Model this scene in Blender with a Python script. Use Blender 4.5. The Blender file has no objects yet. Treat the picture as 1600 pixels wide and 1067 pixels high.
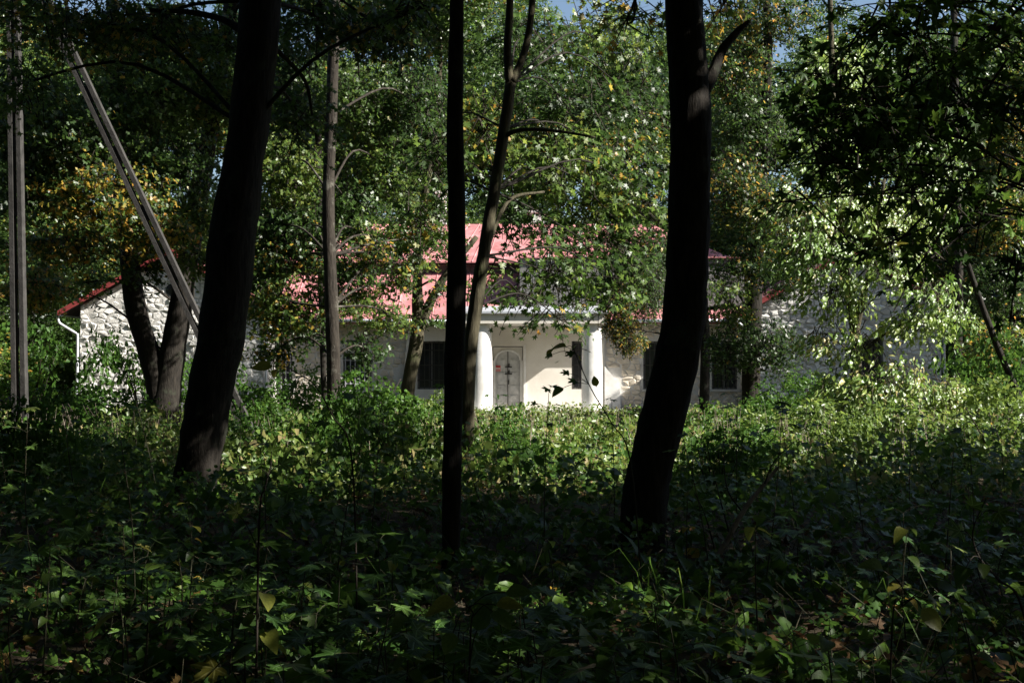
import bpy, math
import numpy as np
from mathutils import Vector, Matrix, Quaternion

RNG = np.random.default_rng(11)
R = math.radians
scene = bpy.context.scene
COL = scene.collection

# ------------------------------------------------------------------ camera
F = 2000.0                      # focal length in photo pixels (photo 1600 x 1067)
PITCH = math.atan(44.5 / F)
CAMZ = 1.6
cam_d = bpy.data.cameras.new('camera')
cam_d.sensor_width = 36.0
cam_d.lens = 36.0 * F / 1600.0
cam_d.clip_start = 0.1
cam_d.clip_end = 1000.0
cam = bpy.data.objects.new('camera', cam_d)
COL.objects.link(cam)
cam.location = (0, 0, CAMZ)
cam.rotation_euler = (math.pi / 2 + PITCH, 0, 0)
scene.camera = cam

# ------------------------------------------------------------------ light
SUN_EL, SUN_TOWARD = R(36), R(16)        # elevation; angle from pure right towards the camera
L = Vector((math.cos(SUN_EL) * math.cos(SUN_TOWARD), -math.cos(SUN_EL) * math.sin(SUN_TOWARD), math.sin(SUN_EL)))
world = bpy.data.worlds.new('World')
scene.world = world
world.use_nodes = True
wn = world.node_tree
wn.nodes.clear()
sky = wn.nodes.new('ShaderNodeTexSky')
sky.sky_type = 'NISHITA'
sky.sun_disc = False
sky.sun_elevation = SUN_EL
sky.sun_rotation = math.atan2(L.x, L.y)
bg = wn.nodes.new('ShaderNodeBackground')
bg.inputs['Strength'].default_value = 0.05
wo = wn.nodes.new('ShaderNodeOutputWorld')
wn.links.new(sky.outputs[0], bg.inputs[0])
wn.links.new(bg.outputs[0], wo.inputs[0])
sun_d = bpy.data.lights.new('sun', 'SUN')
sun_d.energy = 5.0
sun_d.angle = R(0.53)
sun_d.color = (1.0, 0.95, 0.86)
sun = bpy.data.objects.new('sun', sun_d)
COL.objects.link(sun)
sun.rotation_mode = 'QUATERNION'
sun.rotation_quaternion = (-L).to_track_quat('-Z', 'Y')

scene.view_settings.view_transform = 'Standard'
scene.view_settings.look = 'None'
scene.view_settings.gamma = 1.0
scene.view_settings.exposure = 1.55
scene.view_settings.use_curve_mapping = False
scene.cycles.max_bounces = 5
scene.cycles.diffuse_bounces = 2
scene.cycles.glossy_bounces = 2
scene.cycles.transmission_bounces = 4
scene.cycles.transparent_max_bounces = 4
scene.cycles.use_denoising = True
scene.cycles.denoiser = 'OPENIMAGEDENOISE'
scene.cycles.sample_clamp_indirect = 4.0


def at(px, py, Y):
    """photo pixel -> world point at depth Y"""
    a = (px - 800.0) / F
    b = (533.5 - py) / F
    c, s = math.cos(PITCH), math.sin(PITCH)
    d = np.array([a, c - b * s, s + b * c])
    return np.array([0, 0, CAMZ]) + d * (Y / d[1])


# ------------------------------------------------------------------ materials
MATS = {}


def new_mat(name):
    m = bpy.data.materials.new(name)
    m.use_nodes = True
    nt = m.node_tree
    nt.nodes.clear()
    out = nt.nodes.new('ShaderNodeOutputMaterial')
    MATS[name] = m
    return m, nt, out


def ramp(nt, stops):
    r = nt.nodes.new('ShaderNodeValToRGB')
    els = r.color_ramp.elements
    while len(els) < len(stops):
        els.new(0.5)
    for e, (p, c) in zip(els, stops):
        e.position = p
        e.color = (c[0], c[1], c[2], 1)
    return r


def noise(nt, scale, detail=4.0, rough=0.55, coord='Object'):
    tc = nt.nodes.new('ShaderNodeTexCoord')
    n = nt.nodes.new('ShaderNodeTexNoise')
    n.inputs['Scale'].default_value = scale
    n.inputs['Detail'].default_value = detail
    n.inputs['Roughness'].default_value = rough
    nt.links.new(tc.outputs[coord], n.inputs['Vector'])
    return n


def surf_mat(name, c1, c2, scale=4.0, rough=0.85, bump=0.3, bscale=20.0, island=0.0, spec=0.25, metallic=0.0, bdist=0.02):
    """two-tone noise colour with fine relief; island = random value shift for each separate piece"""
    m, nt, out = new_mat(name)
    n = noise(nt, scale)
    r = ramp(nt, [(0.3, c1), (0.7, c2)])
    nt.links.new(n.outputs['Fac'], r.inputs[0])
    col = r.outputs[0]
    if island:
        g = nt.nodes.new('ShaderNodeNewGeometry')
        mr = nt.nodes.new('ShaderNodeMapRange')
        mr.inputs['To Min'].default_value = 1.0 - island
        mr.inputs['To Max'].default_value = 1.0 + island * 0.6
        nt.links.new(g.outputs['Random Per Island'], mr.inputs['Value'])
        hv = nt.nodes.new('ShaderNodeHueSaturation')
        nt.links.new(mr.outputs[0], hv.inputs['Value'])
        nt.links.new(col, hv.inputs['Color'])
        col = hv.outputs[0]
    p = nt.nodes.new('ShaderNodeBsdfPrincipled')
    p.inputs['Roughness'].default_value = rough
    p.inputs['Specular IOR Level'].default_value = spec
    p.inputs['Metallic'].default_value = metallic
    nt.links.new(col, p.inputs['Base Color'])
    if bump:
        n2 = noise(nt, bscale, 5.0, 0.65)
        b = nt.nodes.new('ShaderNodeBump')
        b.inputs['Strength'].default_value = bump
        b.inputs['Distance'].default_value = bdist
        nt.links.new(n2.outputs['Fac'], b.inputs['Height'])
        nt.links.new(b.outputs[0], p.inputs['Normal'])
    nt.links.new(p.outputs[0], out.inputs[0])
    return m


def bark_mat(name, c1, c2, c3):
    m, nt, out = new_mat(name)
    tc = nt.nodes.new('ShaderNodeTexCoord')
    mp = nt.nodes.new('ShaderNodeMapping')
    mp.inputs['Scale'].default_value = (14, 14, 2.5)
    nt.links.new(tc.outputs['Object'], mp.inputs[0])
    n = nt.nodes.new('ShaderNodeTexNoise')
    n.inputs['Scale'].default_value = 1.6
    n.inputs['Detail'].default_value = 6
    n.inputs['Roughness'].default_value = 0.65
    nt.links.new(mp.outputs[0], n.inputs['Vector'])
    r = ramp(nt, [(0.32, c1), (0.68, c2)])
    nt.links.new(n.outputs['Fac'], r.inputs[0])
    n2 = noise(nt, 3.0, 5, 0.7)                       # lichen patches
    r2 = ramp(nt, [(0.55, (0, 0, 0)), (0.66, (1, 1, 1))])
    nt.links.new(n2.outputs['Fac'], r2.inputs[0])
    mx = nt.nodes.new('ShaderNodeMix')
    mx.data_type = 'RGBA'
    nt.links.new(r2.outputs[0], mx.inputs[0])
    nt.links.new(r.outputs[0], mx.inputs[6])
    mx.inputs[7].default_value = (*c3, 1)
    p = nt.nodes.new('ShaderNodeBsdfPrincipled')
    p.inputs['Roughness'].default_value = 0.9
    p.inputs['Specular IOR Level'].default_value = 0.15
    nt.links.new(mx.outputs[2], p.inputs['Base Color'])
    b = nt.nodes.new('ShaderNodeBump')
    b.inputs['Strength'].default_value = 0.8
    b.inputs['Distance'].default_value = 0.03
    nt.links.new(n.outputs['Fac'], b.inputs['Height'])
    nt.links.new(b.outputs[0], p.inputs['Normal'])
    nt.links.new(p.outputs[0], out.inputs[0])
    return m


def leaf_mat(name, stops, trans=0.32, rough=0.36, veins=False, spec=0.6, tboost=2.2):
    m, nt, out = new_mat(name)
    a = nt.nodes.new('ShaderNodeAttribute')
    a.attribute_name = 'tint'
    r = ramp(nt, stops)
    r.color_ramp.interpolation = 'LINEAR'
    nt.links.new(a.outputs['Fac'], r.inputs[0])
    n = noise(nt, 9.0, 3.0)
    hv = nt.nodes.new('ShaderNodeHueSaturation')
    mr = nt.nodes.new('ShaderNodeMapRange')
    mr.inputs['From Min'].default_value = 0.3
    mr.inputs['From Max'].default_value = 0.7
    mr.inputs['To Min'].default_value = 0.75
    mr.inputs['To Max'].default_value = 1.25
    nt.links.new(n.outputs['Fac'], mr.inputs['Value'])
    nt.links.new(mr.outputs[0], hv.inputs['Value'])
    nt.links.new(r.outputs[0], hv.inputs['Color'])
    col = hv.outputs[0]
    p = nt.nodes.new('ShaderNodeBsdfPrincipled')
    if veins:
        tc = nt.nodes.new('ShaderNodeTexCoord')
        sx = nt.nodes.new('ShaderNodeSeparateXYZ')
        nt.links.new(tc.outputs['Object'], sx.inputs[0])
        ab = nt.nodes.new('ShaderNodeMath'); ab.operation = 'ABSOLUTE'
        nt.links.new(sx.outputs['X'], ab.inputs[0])
        prev = None
        for ang in (0, 50, 105):
            m1 = nt.nodes.new('ShaderNodeMath'); m1.operation = 'MULTIPLY'
            m1.inputs[1].default_value = math.cos(R(ang))
            nt.links.new(ab.outputs[0], m1.inputs[0])
            m2 = nt.nodes.new('ShaderNodeMath'); m2.operation = 'MULTIPLY'
            m2.inputs[1].default_value = -math.sin(R(ang))
            nt.links.new(sx.outputs['Y'], m2.inputs[0])
            m3 = nt.nodes.new('ShaderNodeMath'); m3.operation = 'ADD'
            nt.links.new(m1.outputs[0], m3.inputs[0]); nt.links.new(m2.outputs[0], m3.inputs[1])
            m4 = nt.nodes.new('ShaderNodeMath'); m4.operation = 'ABSOLUTE'
            nt.links.new(m3.outputs[0], m4.inputs[0])
            if prev is None:
                prev = m4
            else:
                mm = nt.nodes.new('ShaderNodeMath'); mm.operation = 'MINIMUM'
                nt.links.new(prev.outputs[0], mm.inputs[0]); nt.links.new(m4.outputs[0], mm.inputs[1])
                prev = mm
        lt = nt.nodes.new('ShaderNodeMapRange')
        lt.inputs['From Min'].default_value = 0.008
        lt.inputs['From Max'].default_value = 0.022
        lt.inputs['To Min'].default_value = 1.0
        lt.inputs['To Max'].default_value = 0.0
        nt.links.new(prev.outputs[0], lt.inputs['Value'])
        hv2 = nt.nodes.new('ShaderNodeHueSaturation')
        hv2.inputs['Value'].default_value = 1.9
        hv2.inputs['Saturation'].default_value = 0.85
        nt.links.new(lt.outputs[0], hv2.inputs['Fac'])
        nt.links.new(col, hv2.inputs['Color'])
        col = hv2.outputs[0]
        b = nt.nodes.new('ShaderNodeBump')
        b.inputs['Strength'].default_value = 0.5
        b.inputs['Distance'].default_value = 0.01
        nt.links.new(lt.outputs[0], b.inputs['Height'])
        nt.links.new(b.outputs[0], p.inputs['Normal'])
    p.inputs['Roughness'].default_value = rough
    p.inputs['Specular IOR Level'].default_value = spec
    nt.links.new(col, p.inputs['Base Color'])
    tr = nt.nodes.new('ShaderNodeBsdfTranslucent')
    hb = nt.nodes.new('ShaderNodeHueSaturation')
    hb.inputs['Value'].default_value = tboost
    hb.inputs['Hue'].default_value = 0.485
    nt.links.new(col, hb.inputs['Color'])
    nt.links.new(hb.outputs[0], tr.inputs[0])
    mix = nt.nodes.new('ShaderNodeMixShader')
    mix.inputs[0].default_value = trans
    nt.links.new(p.outputs[0], mix.inputs[1])
    nt.links.new(tr.outputs[0], mix.inputs[2])
    nt.links.new(mix.outputs[0], out.inputs[0])
    return m


DG, MG, LG = (0.018, 0.040, 0.010), (0.040, 0.082, 0.017), (0.095, 0.150, 0.030)
YL, OR_, BR = (0.33, 0.24, 0.035), (0.30, 0.16, 0.03), (0.12, 0.06, 0.025)
ST_AUT = [(0.0, DG), (0.4, MG), (0.75, LG), (0.86, (0.16, 0.17, 0.03)), (0.93, YL), (1.0, OR_)]
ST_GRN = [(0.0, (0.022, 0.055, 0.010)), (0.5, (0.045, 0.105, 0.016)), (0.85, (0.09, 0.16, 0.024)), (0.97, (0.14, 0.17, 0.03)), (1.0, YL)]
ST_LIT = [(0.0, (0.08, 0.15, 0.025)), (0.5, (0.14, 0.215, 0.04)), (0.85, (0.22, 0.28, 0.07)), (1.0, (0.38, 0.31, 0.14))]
leaf_mat('maple_leaves', ST_AUT, trans=.4, spec=.4, rough=.42, tboost=2.6)
leaf_mat('wood_leaves', ST_AUT, trans=.36, spec=.5, rough=.4, tboost=2.3)
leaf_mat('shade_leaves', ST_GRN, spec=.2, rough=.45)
leaf_mat('sunlit_leaves', ST_LIT, trans=0.35, spec=.8, rough=.4)  # young tree's leaves: sunlight put into the colour as paler tones
leaf_mat('seedling_leaves', ST_GRN, veins=True, spec=.35, rough=.42)
leaf_mat('litter_leaves', [(0, (.03, .018, .01)), (.5, (.09, .05, .022)), (.85, (.17, .095, .04)), (1, (.28, .19, .05))], trans=.1, rough=.6, spec=.2)
leaf_mat('meadow_lit_leaves', [(0.0, (0.05, 0.095, 0.018)), (0.5, (0.10, 0.16, 0.03)), (0.8, (0.18, 0.22, 0.055)), (1.0, (0.26, 0.21, 0.10))], trans=0.35, rough=0.42, spec=.5)
bark_mat('bark_dark', (0.010, 0.009, 0.008), (0.034, 0.029, 0.024), (0.036, 0.040, 0.028))
bark_mat('bark_grey', (0.014, 0.012, 0.010), (0.045, 0.038, 0.031), (0.11, 0.105, 0.088))
bark_mat('bark_green', (0.035, 0.031, 0.02), (0.085, 0.075, 0.048), (0.075, 0.082, 0.04))
surf_mat('twig', (0.016, 0.013, 0.010), (0.04, 0.032, 0.024), 6, 0.9, 0)
surf_mat('stem', (0.025, 0.03, 0.014), (0.06, 0.05, 0.03), 5, 0.7, 0)
surf_mat('dead_wood', (0.10, 0.08, 0.06), (0.24, 0.20, 0.16), 8, 0.9, 0.5, 30)
surf_mat('soil', (0.022, 0.016, 0.010), (0.06, 0.045, 0.025), 1.5, 0.95, 0.8, 18)
surf_mat('limestone', (0.55, 0.53, 0.50), (0.78, 0.765, 0.74), 1.4, 0.92, 0.7, 9.0, island=0.30, bdist=0.05)
surf_mat('buff_stone', (0.50, 0.43, 0.34), (0.68, 0.61, 0.51), 3.0, 0.92, 0.6, 9.0, island=0.2, bdist=0.04)
surf_mat('mortar', (0.46, 0.44, 0.415), (0.58, 0.56, 0.53), 2.0, 0.95, 0.6, 22)
surf_mat('plaster', (0.58, 0.54, 0.48), (0.70, 0.67, 0.61), 1.1, 0.9, 0.25, 14)
surf_mat('whitewash', (0.62, 0.60, 0.57), (0.84, 0.83, 0.81), 2.2, 0.9, 0.25, 12)
surf_mat('roof_paint', (0.27, 0.10, 0.10), (0.52, 0.23, 0.235), 1.7, 0.6, 0.4, 5, island=0.22, spec=0.3, bdist=.04)
surf_mat('roof_edge', (0.20, 0.035, 0.035), (0.27, 0.05, 0.05), 2.0, 0.6, 0.1, 10)
surf_mat('grey_boards', (0.10, 0.098, 0.095), (0.18, 0.175, 0.17), 3.0, 0.85, 0.4, 14, island=0.2)
surf_mat('dark_boards', (0.035, 0.03, 0.028), (0.07, 0.06, 0.055), 3.0, 0.85, 0.4, 14)
surf_mat('door_paint', (0.36, 0.355, 0.34), (0.55, 0.54, 0.52), 5.0, 0.8, 0.4, 25)
surf_mat('zinc', (0.42, 0.44, 0.48), (0.55, 0.57, 0.60), 2.0, 0.45, 0.1, 12, metallic=0.4)
surf_mat('iron', (0.02, 0.02, 0.022), (0.05, 0.045, 0.04), 6, 0.6, 0.2, 30)
surf_mat('pale_bar', (0.30, 0.30, 0.32), (0.42, 0.42, 0.44), 6, 0.6, 0.1, 30)
surf_mat('pane', (0.012, 0.013, 0.018), (0.025, 0.026, 0.034), 2, 0.15, 0, spec=0.5)
surf_mat('sign_white', (0.62, 0.60, 0.57), (0.70, 0.68, 0.64), 6, 0.5, 0)
surf_mat('sign_red', (0.42, 0.05, 0.05), (0.50, 0.07, 0.06), 6, 0.5, 0)
surf_mat('concrete', (0.022, 0.021, 0.02), (0.055, 0.052, 0.05), 5, 0.9, 0.5, 30)


# ------------------------------------------------------------------ mesh helpers
def link(name, me, mat=None, parent=None, loc=None, label=None, cat=None, group=None, kind=None):
    o = bpy.data.objects.new(name, me)
    COL.objects.link(o)
    if mat is not None and me is not None and len(me.materials) == 0:
        me.materials.append(MATS[mat])
    if parent is not None:
        o.parent = parent
    if loc is not None:
        o.location = loc
    if label:
        o['label'] = label
    if cat:
        o['category'] = cat
    if group:
        o['group'] = group
    if kind:
        o['kind'] = kind
    return o


def thing(name, loc, label, cat, group=None):
    return link(name, None, loc=Vector(loc), label=label, cat=cat, group=group)


def mesh_from(name, V, Fc, smooth=False):
    me = bpy.data.meshes.new(name)
    me.from_pydata([tuple(v) for v in V], [], [tuple(f) for f in Fc])
    if smooth:
        me.polygons.foreach_set('use_smooth', [True] * len(me.polygons))
    me.update()
    return me


def tri_mesh(name, V, T, attr=None, smooth=False):
    """fast triangle mesh from numpy arrays; attr = per-vertex 'tint'"""
    me = bpy.data.meshes.new(name)
    V = np.ascontiguousarray(V, dtype=np.float32)
    T = np.ascontiguousarray(T, dtype=np.int32)
    me.vertices.add(len(V))
    me.vertices.foreach_set('co', V.ravel())
    me.loops.add(T.size)
    me.loops.foreach_set('vertex_index', T.ravel())
    me.polygons.add(len(T))
    me.polygons.foreach_set('loop_start', np.arange(0, T.size, 3, dtype=np.int32))
    if smooth:
        me.polygons.foreach_set('use_smooth', np.ones(len(T), dtype=bool))
    me.update(calc_edges=True)
    if attr is not None:
        a = me.attributes.new('tint', 'FLOAT', 'POINT')
        a.data.foreach_set('value', np.ascontiguousarray(attr, dtype=np.float32))
    return me


class MB:
    """collects shapes, builds one mesh object"""
    def __init__(self):
        self.V, self.F, self.n = [], [], 0

    def add(self, V, Fc):
        V = np.asarray(V, dtype=float).reshape(-1, 3)
        self.V.append(V)
        self.F += [tuple(int(i) + self.n for i in f) for f in Fc]
        self.n += len(V)
        return self

    def box(self, x0, x1, y0, y1, z0, z1):
        V = [(x0, y0, z0), (x1, y0, z0), (x1, y1, z0), (x0, y1, z0), (x0, y0, z1), (x1, y0, z1), (x1, y1, z1), (x0, y1, z1)]
        return self.add(V, [(0, 3, 2, 1), (4, 5, 6, 7), (0, 1, 5, 4), (1, 2, 6, 5), (2, 3, 7, 6), (3, 0, 4, 7)])

    def prism(self, poly, y0, y1):
        """polygon in x,z extruded along y (counter-clockwise seen from -y)"""
        n = len(poly)
        V = [(x, y0, z) for x, z in poly] + [(x, y1, z) for x, z in poly]
        Fc = [tuple(range(n)), tuple(range(2 * n - 1, n - 1, -1))]
        Fc += [(i, i + n, (i + 1) % n + n, (i + 1) % n) for i in range(n)]
        return self.add(V, Fc)

    def hexa(self, P):
        """8 corner points: bottom 4 then top 4"""
        return self.add(P, [(0, 3, 2, 1), (4, 5, 6, 7), (0, 1, 5, 4), (1, 2, 6, 5), (2, 3, 7, 6), (3, 0, 4, 7)])

    def tube(self, P, rad, ns=8, cap=True):
        V, Fc = tube(P, rad, ns, cap)
        return self.add(V, Fc)

    def build(self, name, mat, parent=None, smooth=False, **kw):
        me = mesh_from(name, np.concatenate(self.V), self.F, smooth)
        return link(name, me, mat, parent, **kw)


def tube(P, rad, ns=8, cap=True, wob=0.0):
    P = np.asarray(P, dtype=float)
    n = len(P)
    rad = np.broadcast_to(np.asarray(rad, dtype=float), (n,))
    T = np.gradient(P, axis=0)
    T /= np.linalg.norm(T, axis=1)[:, None] + 1e-9
    ref = np.array([1.0, 0.13, 0.0]) if abs(T[0][0]) < 0.8 else np.array([0, 1.0, 0.1])
    U = ref - T * (T @ ref)[:, None]
    U /= np.linalg.norm(U, axis=1)[:, None] + 1e-9
    W = np.cross(T, U)
    an = np.arange(ns) * 2 * math.pi / ns
    rr = rad[:, None] * (1 + wob * RNG.normal(0, 1, (n, ns)))
    V = P[:, None, :] + rr[..., None] * (np.cos(an)[None, :, None] * U[:, None, :] + np.sin(an)[None, :, None] * W[:, None, :])
    V = V.reshape(-1, 3)
    Fc = []
    for i in range(n - 1):
        for k in range(ns):
            a, b = i * ns + k, i * ns + (k + 1) % ns
            Fc.append((a, b, b + ns, a + ns))
    if cap:
        Fc.append(tuple(range(ns - 1, -1, -1)))
        Fc.append(tuple(range((n - 1) * ns, n * ns)))
    return V, Fc


def spline(P, n):
    """Catmull-Rom through the points (rows may carry a radius column)"""
    P = np.asarray(P, dtype=float)
    Q = np.vstack([2 * P[0] - P[1], P, 2 * P[-1] - P[-2]])
    t = np.linspace(0, len(P) - 1 - 1e-6, n)
    i = t.astype(int)
    u = (t - i)[:, None]
    a, b, c, d = Q[i], Q[i + 1], Q[i + 2], Q[i + 3]
    return 0.5 * (2 * b + (c - a) * u + (2 * a - 5 * b + 4 * c - d) * u ** 2 + (3 * b - a - 3 * c + d) * u ** 3)


# ------------------------------------------------------------------ leaves
def fan(polar, cup=0.10, droop=0.12, scale=0.5, shift=0.0):
    """leaf blade as a fan about the petiole end; polar = half outline (deg from tip, radius)"""
    half = [(a, r) for a, r in polar]
    full = [(a, r) for a, r in half] + [(-a, r) for a, r in reversed(half) if 0 < a < 180]
    V = [(0, shift, 0)]
    for a, r in full:
        x, y = r * math.sin(R(a)), r * math.cos(R(a))
        z = cup * abs(x) - droop * (x * x + y * y)
        V.append((x * scale, y * scale + shift, z * scale))
    n = len(full)
    T = [(0, 1 + (k + 1) % n, 1 + k) for k in range(n)]
    return np.array(V), np.array(T)


MAPLE_HI = [(0, 1.0), (7, .80), (13, .82), (18, .60), (25, .46), (29, .50), (36, .70), (42, .74), (47, .97), (54, .74), (60, .75), (66, .54), (76, .42),
            (86, .52), (94, .55), (103, .72), (112, .54), (122, .50), (135, .40), (155, .30), (172, .22), (180, .06)]
MAPLE_MID = [(0, 1.0), (11, .82), (25, .46), (39, .74), (47, .97), (60, .74), (76, .42), (103, .72), (125, .46), (180, .06)]
MAPLE_FAR = [(0, 1.0), (26, .5), (52, .92), (105, .72), (180, .1)]
MAPLE_LO = [(0, 1.0), (24, .45), (48, .95), (76, .42), (103, .70), (140, .36), (180, .08)]


def oval(w=0.30, n=5, fold=0.25, droop=0.3):
    """ovate leaf with a midrib fold, stalk at the origin, length 1"""
    V, T = [], []
    ts = np.linspace(0, 1, n + 1)
    for t in ts:
        hw = w * (math.sin(math.pi * t ** 0.75) ** 0.8 if 0 < t < 1 else 0.0)
        z = -droop * t * t
        V += [(-hw, t, z + fold * hw), (0, t, z), (hw, t, z + fold * hw)]
    for i in range(n):
        a = i * 3
        T += [(a, a + 1, a + 4), (a, a + 4, a + 3), (a + 1, a + 2, a + 5), (a + 1, a + 5, a + 4)]
    return np.array(V), np.array(T)


QUAD = (np.array([(0, -0.5, 0), (0.33, 0.02, 0.09), (0, 0.5, -0.06), (-0.33, 0.02, 0.09)]), np.array([(0, 1, 2), (0, 2, 3)]))
TPL_HI = [fan(MAPLE_HI, c, d, 0.5) for c, d in ((.10, .10), (.22, .18), (.02, .25), (.3, .05))]
TPL_LO = fan(MAPLE_LO, 0.15, 0.2, 0.5)
TPL_MID = fan(MAPLE_MID, .2, .2, .5)
TPL_LANCE = oval(.27, 2, .25, .35)
TPL_DROOP = fan(MAPLE_MID, .4, .45, .5)
TPL_FAR = fan(MAPLE_FAR, .15, .2, .5)
TPL_OVAL = oval(n=3)


def leaves_arrays(tpl, P, N, S, tint, spin=None):
    V0, T0 = tpl
    n = len(P)
    N = N / (np.linalg.norm(N, axis=1)[:, None] + 1e-9)
    a = RNG.normal(0, 1, (n, 3)) if spin is None else spin
    U = a - N * np.sum(a * N, axis=1)[:, None]
    U /= np.linalg.norm(U, axis=1)[:, None] + 1e-9        # leaf's +y
    X = np.cross(U, N)
    V = P[:, None, :] + S[:, None, None] * (V0[None, :, 0, None] * X[:, None, :] + V0[None, :, 1, None] * U[:, None, :] + V0[None, :, 2, None] * N[:, None, :])
    T = T0[None] + (np.arange(n) * len(V0))[:, None, None]
    return V.reshape(-1, 3), T.reshape(-1, 3), np.repeat(tint, len(V0))


def tints(n, autumn=0.12, clump=None):
    t = RNG.uniform(0, 0.8, n)
    k = RNG.random(n) < autumn
    t[k] = RNG.uniform(0.8, 1.0, k.sum())
    return t


def spray(c, r, n, size, droop=0.25, per=9, jit=.95, bias=(.42, -.28, .66)):
    """leaves carried on twigs inside an ellipsoid: returns leaf P,N,S,spin and twig polylines"""
    nt_ = max(1, int(n / per))
    d = RNG.normal(0, 1, (nt_, 3))
    d /= np.linalg.norm(d, axis=1)[:, None]
    base = c + d * r * (RNG.random(nt_) ** 0.45)[:, None] * 0.9
    out = d * np.array([1, 1, 0.35]) + RNG.normal(0, 0.45, (nt_, 3)) - np.array([0, 0, droop])
    out /= np.linalg.norm(out, axis=1)[:, None]
    ln = size * per * RNG.uniform(0.2, 0.42, nt_)
    t = (np.arange(per) + 0.7) / per
    side = np.cross(out, np.array([0, 0, 1.0]))
    side /= np.linalg.norm(side, axis=1)[:, None] + 1e-6
    sg = np.where(np.arange(per) % 2, 1.0, -1.0)
    pos = base[:, None] + out[:, None] * (ln[:, None] * t)[..., None] + side[:, None] * (sg * size * 0.55)[None, :, None]
    pos[..., 2] -= droop * 0.6 * (ln[:, None] * t) ** 2
    pos += RNG.normal(0, size * 0.28, pos.shape)
    N = np.array(bias) + RNG.normal(0, jit, pos.shape) + out[:, None] * 0.25
    spin = out[:, None] + side[:, None] * sg[None, :, None] * 0.9 + RNG.normal(0, 0.35, pos.shape)
    S = size * RNG.uniform(0.6, 1.25, pos.shape[:2])
    tw = np.stack([base - out * ln[:, None] * 0.5, base, base + out * ln[:, None] * 0.5, base + out * ln[:, None] * 1.0 - np.array([0, 0, 0.05])], axis=1)
    return pos.reshape(-1, 3), N.reshape(-1, 3), S.reshape(-1), spin.reshape(-1, 3), tw


def twig_arrays(tw, r0):
    """thin three-sided twigs"""
    n, k, _ = tw.shape
    an = np.arange(3) * 2 * math.pi / 3
    ring = np.stack([np.cos(an), np.zeros(3), np.sin(an)], axis=1)
    ring2 = np.stack([np.cos(an), np.sin(an), np.zeros(3)], axis=1)
    ringm = (ring + ring2) * 0.7
    rad = r0 * np.linspace(1.0, 0.35, k)
    V = tw[:, :, None, :] + rad[None, :, None, None] * ringm[None, None]
    T = []
    for i in range(k - 1):
        for j in range(3):
            a, b = i * 3 + j, i * 3 + (j + 1) % 3
            T += [(a, b, b + 3), (a, b + 3, a + 3)]
    T = np.array(T)[None] + (np.arange(n) * k * 3)[:, None, None]
    return V.reshape(-1, 3), T.reshape(-1, 3)


def pack(parts):
    V, T, A, n = [], [], [], 0
    for v, t, a in parts:
        V.append(v); T.append(t + n); A.append(a)
        n += len(v)
    return np.concatenate(V), np.concatenate(T), np.concatenate(A)


# ================================================================== GROUND
def ground():
    xs = np.concatenate([np.linspace(-160, -30, 10), np.linspace(-27, 27, 55), np.linspace(30, 160, 10)])
    ys = np.concatenate([np.linspace(-60, -2, 8), np.linspace(0, 60, 61), np.linspace(65, 260, 14)])
    X, Y = np.meshgrid(xs, ys)
    Z = 0.05 * np.sin(X * 0.7 + 1.3) * np.cos(Y * 0.5) + 0.03 * np.sin(X * 1.9 + Y * 1.3)
    nx, ny = len(xs), len(ys)
    V = np.stack([X, Y, Z], axis=-1).reshape(-1, 3)
    Fc = [(j * nx + i, j * nx + i + 1, (j + 1) * nx + i + 1, (j + 1) * nx + i) for j in range(ny - 1) for i in range(nx - 1)]
    link('ground', mesh_from('ground', V, Fc, True), 'soil', kind='structure', label='dark leaf-strewn forest soil under the undergrowth')


ground()

# ================================================================== BUILDING
YW, YM, YP = 47.3, 49.9, 47.3          # wing gable front, hall front, porch column line
bld = thing('stone_building', (0, YM, 0), 'long low stone building with red metal roof and white porch behind the trees', 'building')


def bx(px, Y):
    return (px - 800.0) / F * Y


def bz(py, Y):
    return CAMZ + (578.0 - py) / F * Y


def part(mb, name, mat, parent=bld, smooth=False, **kw):
    o = mb.build(name, mat, parent, smooth, **kw)
    o.location = (0, 0, 0)
    p, off = parent, Vector((0, 0, 0))
    while p is not None:
        off += Vector(p.location)
        p = p.parent
    o.location = -off
    return o


def holed(x0, x1, z0, z1, holes, y0, y1):
    """upright wall slab with rectangular openings"""
    mb = MB()
    xs = sorted({x0, x1, *[h[0] for h in holes], *[h[1] for h in holes]})
    for a, b in zip(xs[:-1], xs[1:]):
        hs = sorted([(h[2], h[3]) for h in holes if h[0] <= a + 1e-6 and h[1] >= b - 1e-6])
        z = z0
        for h0, h1 in hs:
            if h0 > z:
                mb.box(a, b, y0, y1, z, h0)
            z = h1
        if z < z1:
            mb.box(a, b, y0, y1, z, z1)
    return mb


def clip(poly, nx, nz, d):
    """keep the part of a convex polygon with nx*x + nz*z <= d"""
    out = []
    n = len(poly)
    for i in range(n):
        a, b = poly[i], poly[(i + 1) % n]
        da, db = nx * a[0] + nz * a[1] - d, nx * b[0] + nz * b[1] - d
        if da <= 0:
            out.append(a)
        if (da < 0 < db) or (db < 0 < da):
            t = da / (da - db)
            out.append((a[0] + (b[0] - a[0]) * t, a[1] + (b[1] - a[1]) * t))
    return out


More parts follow.
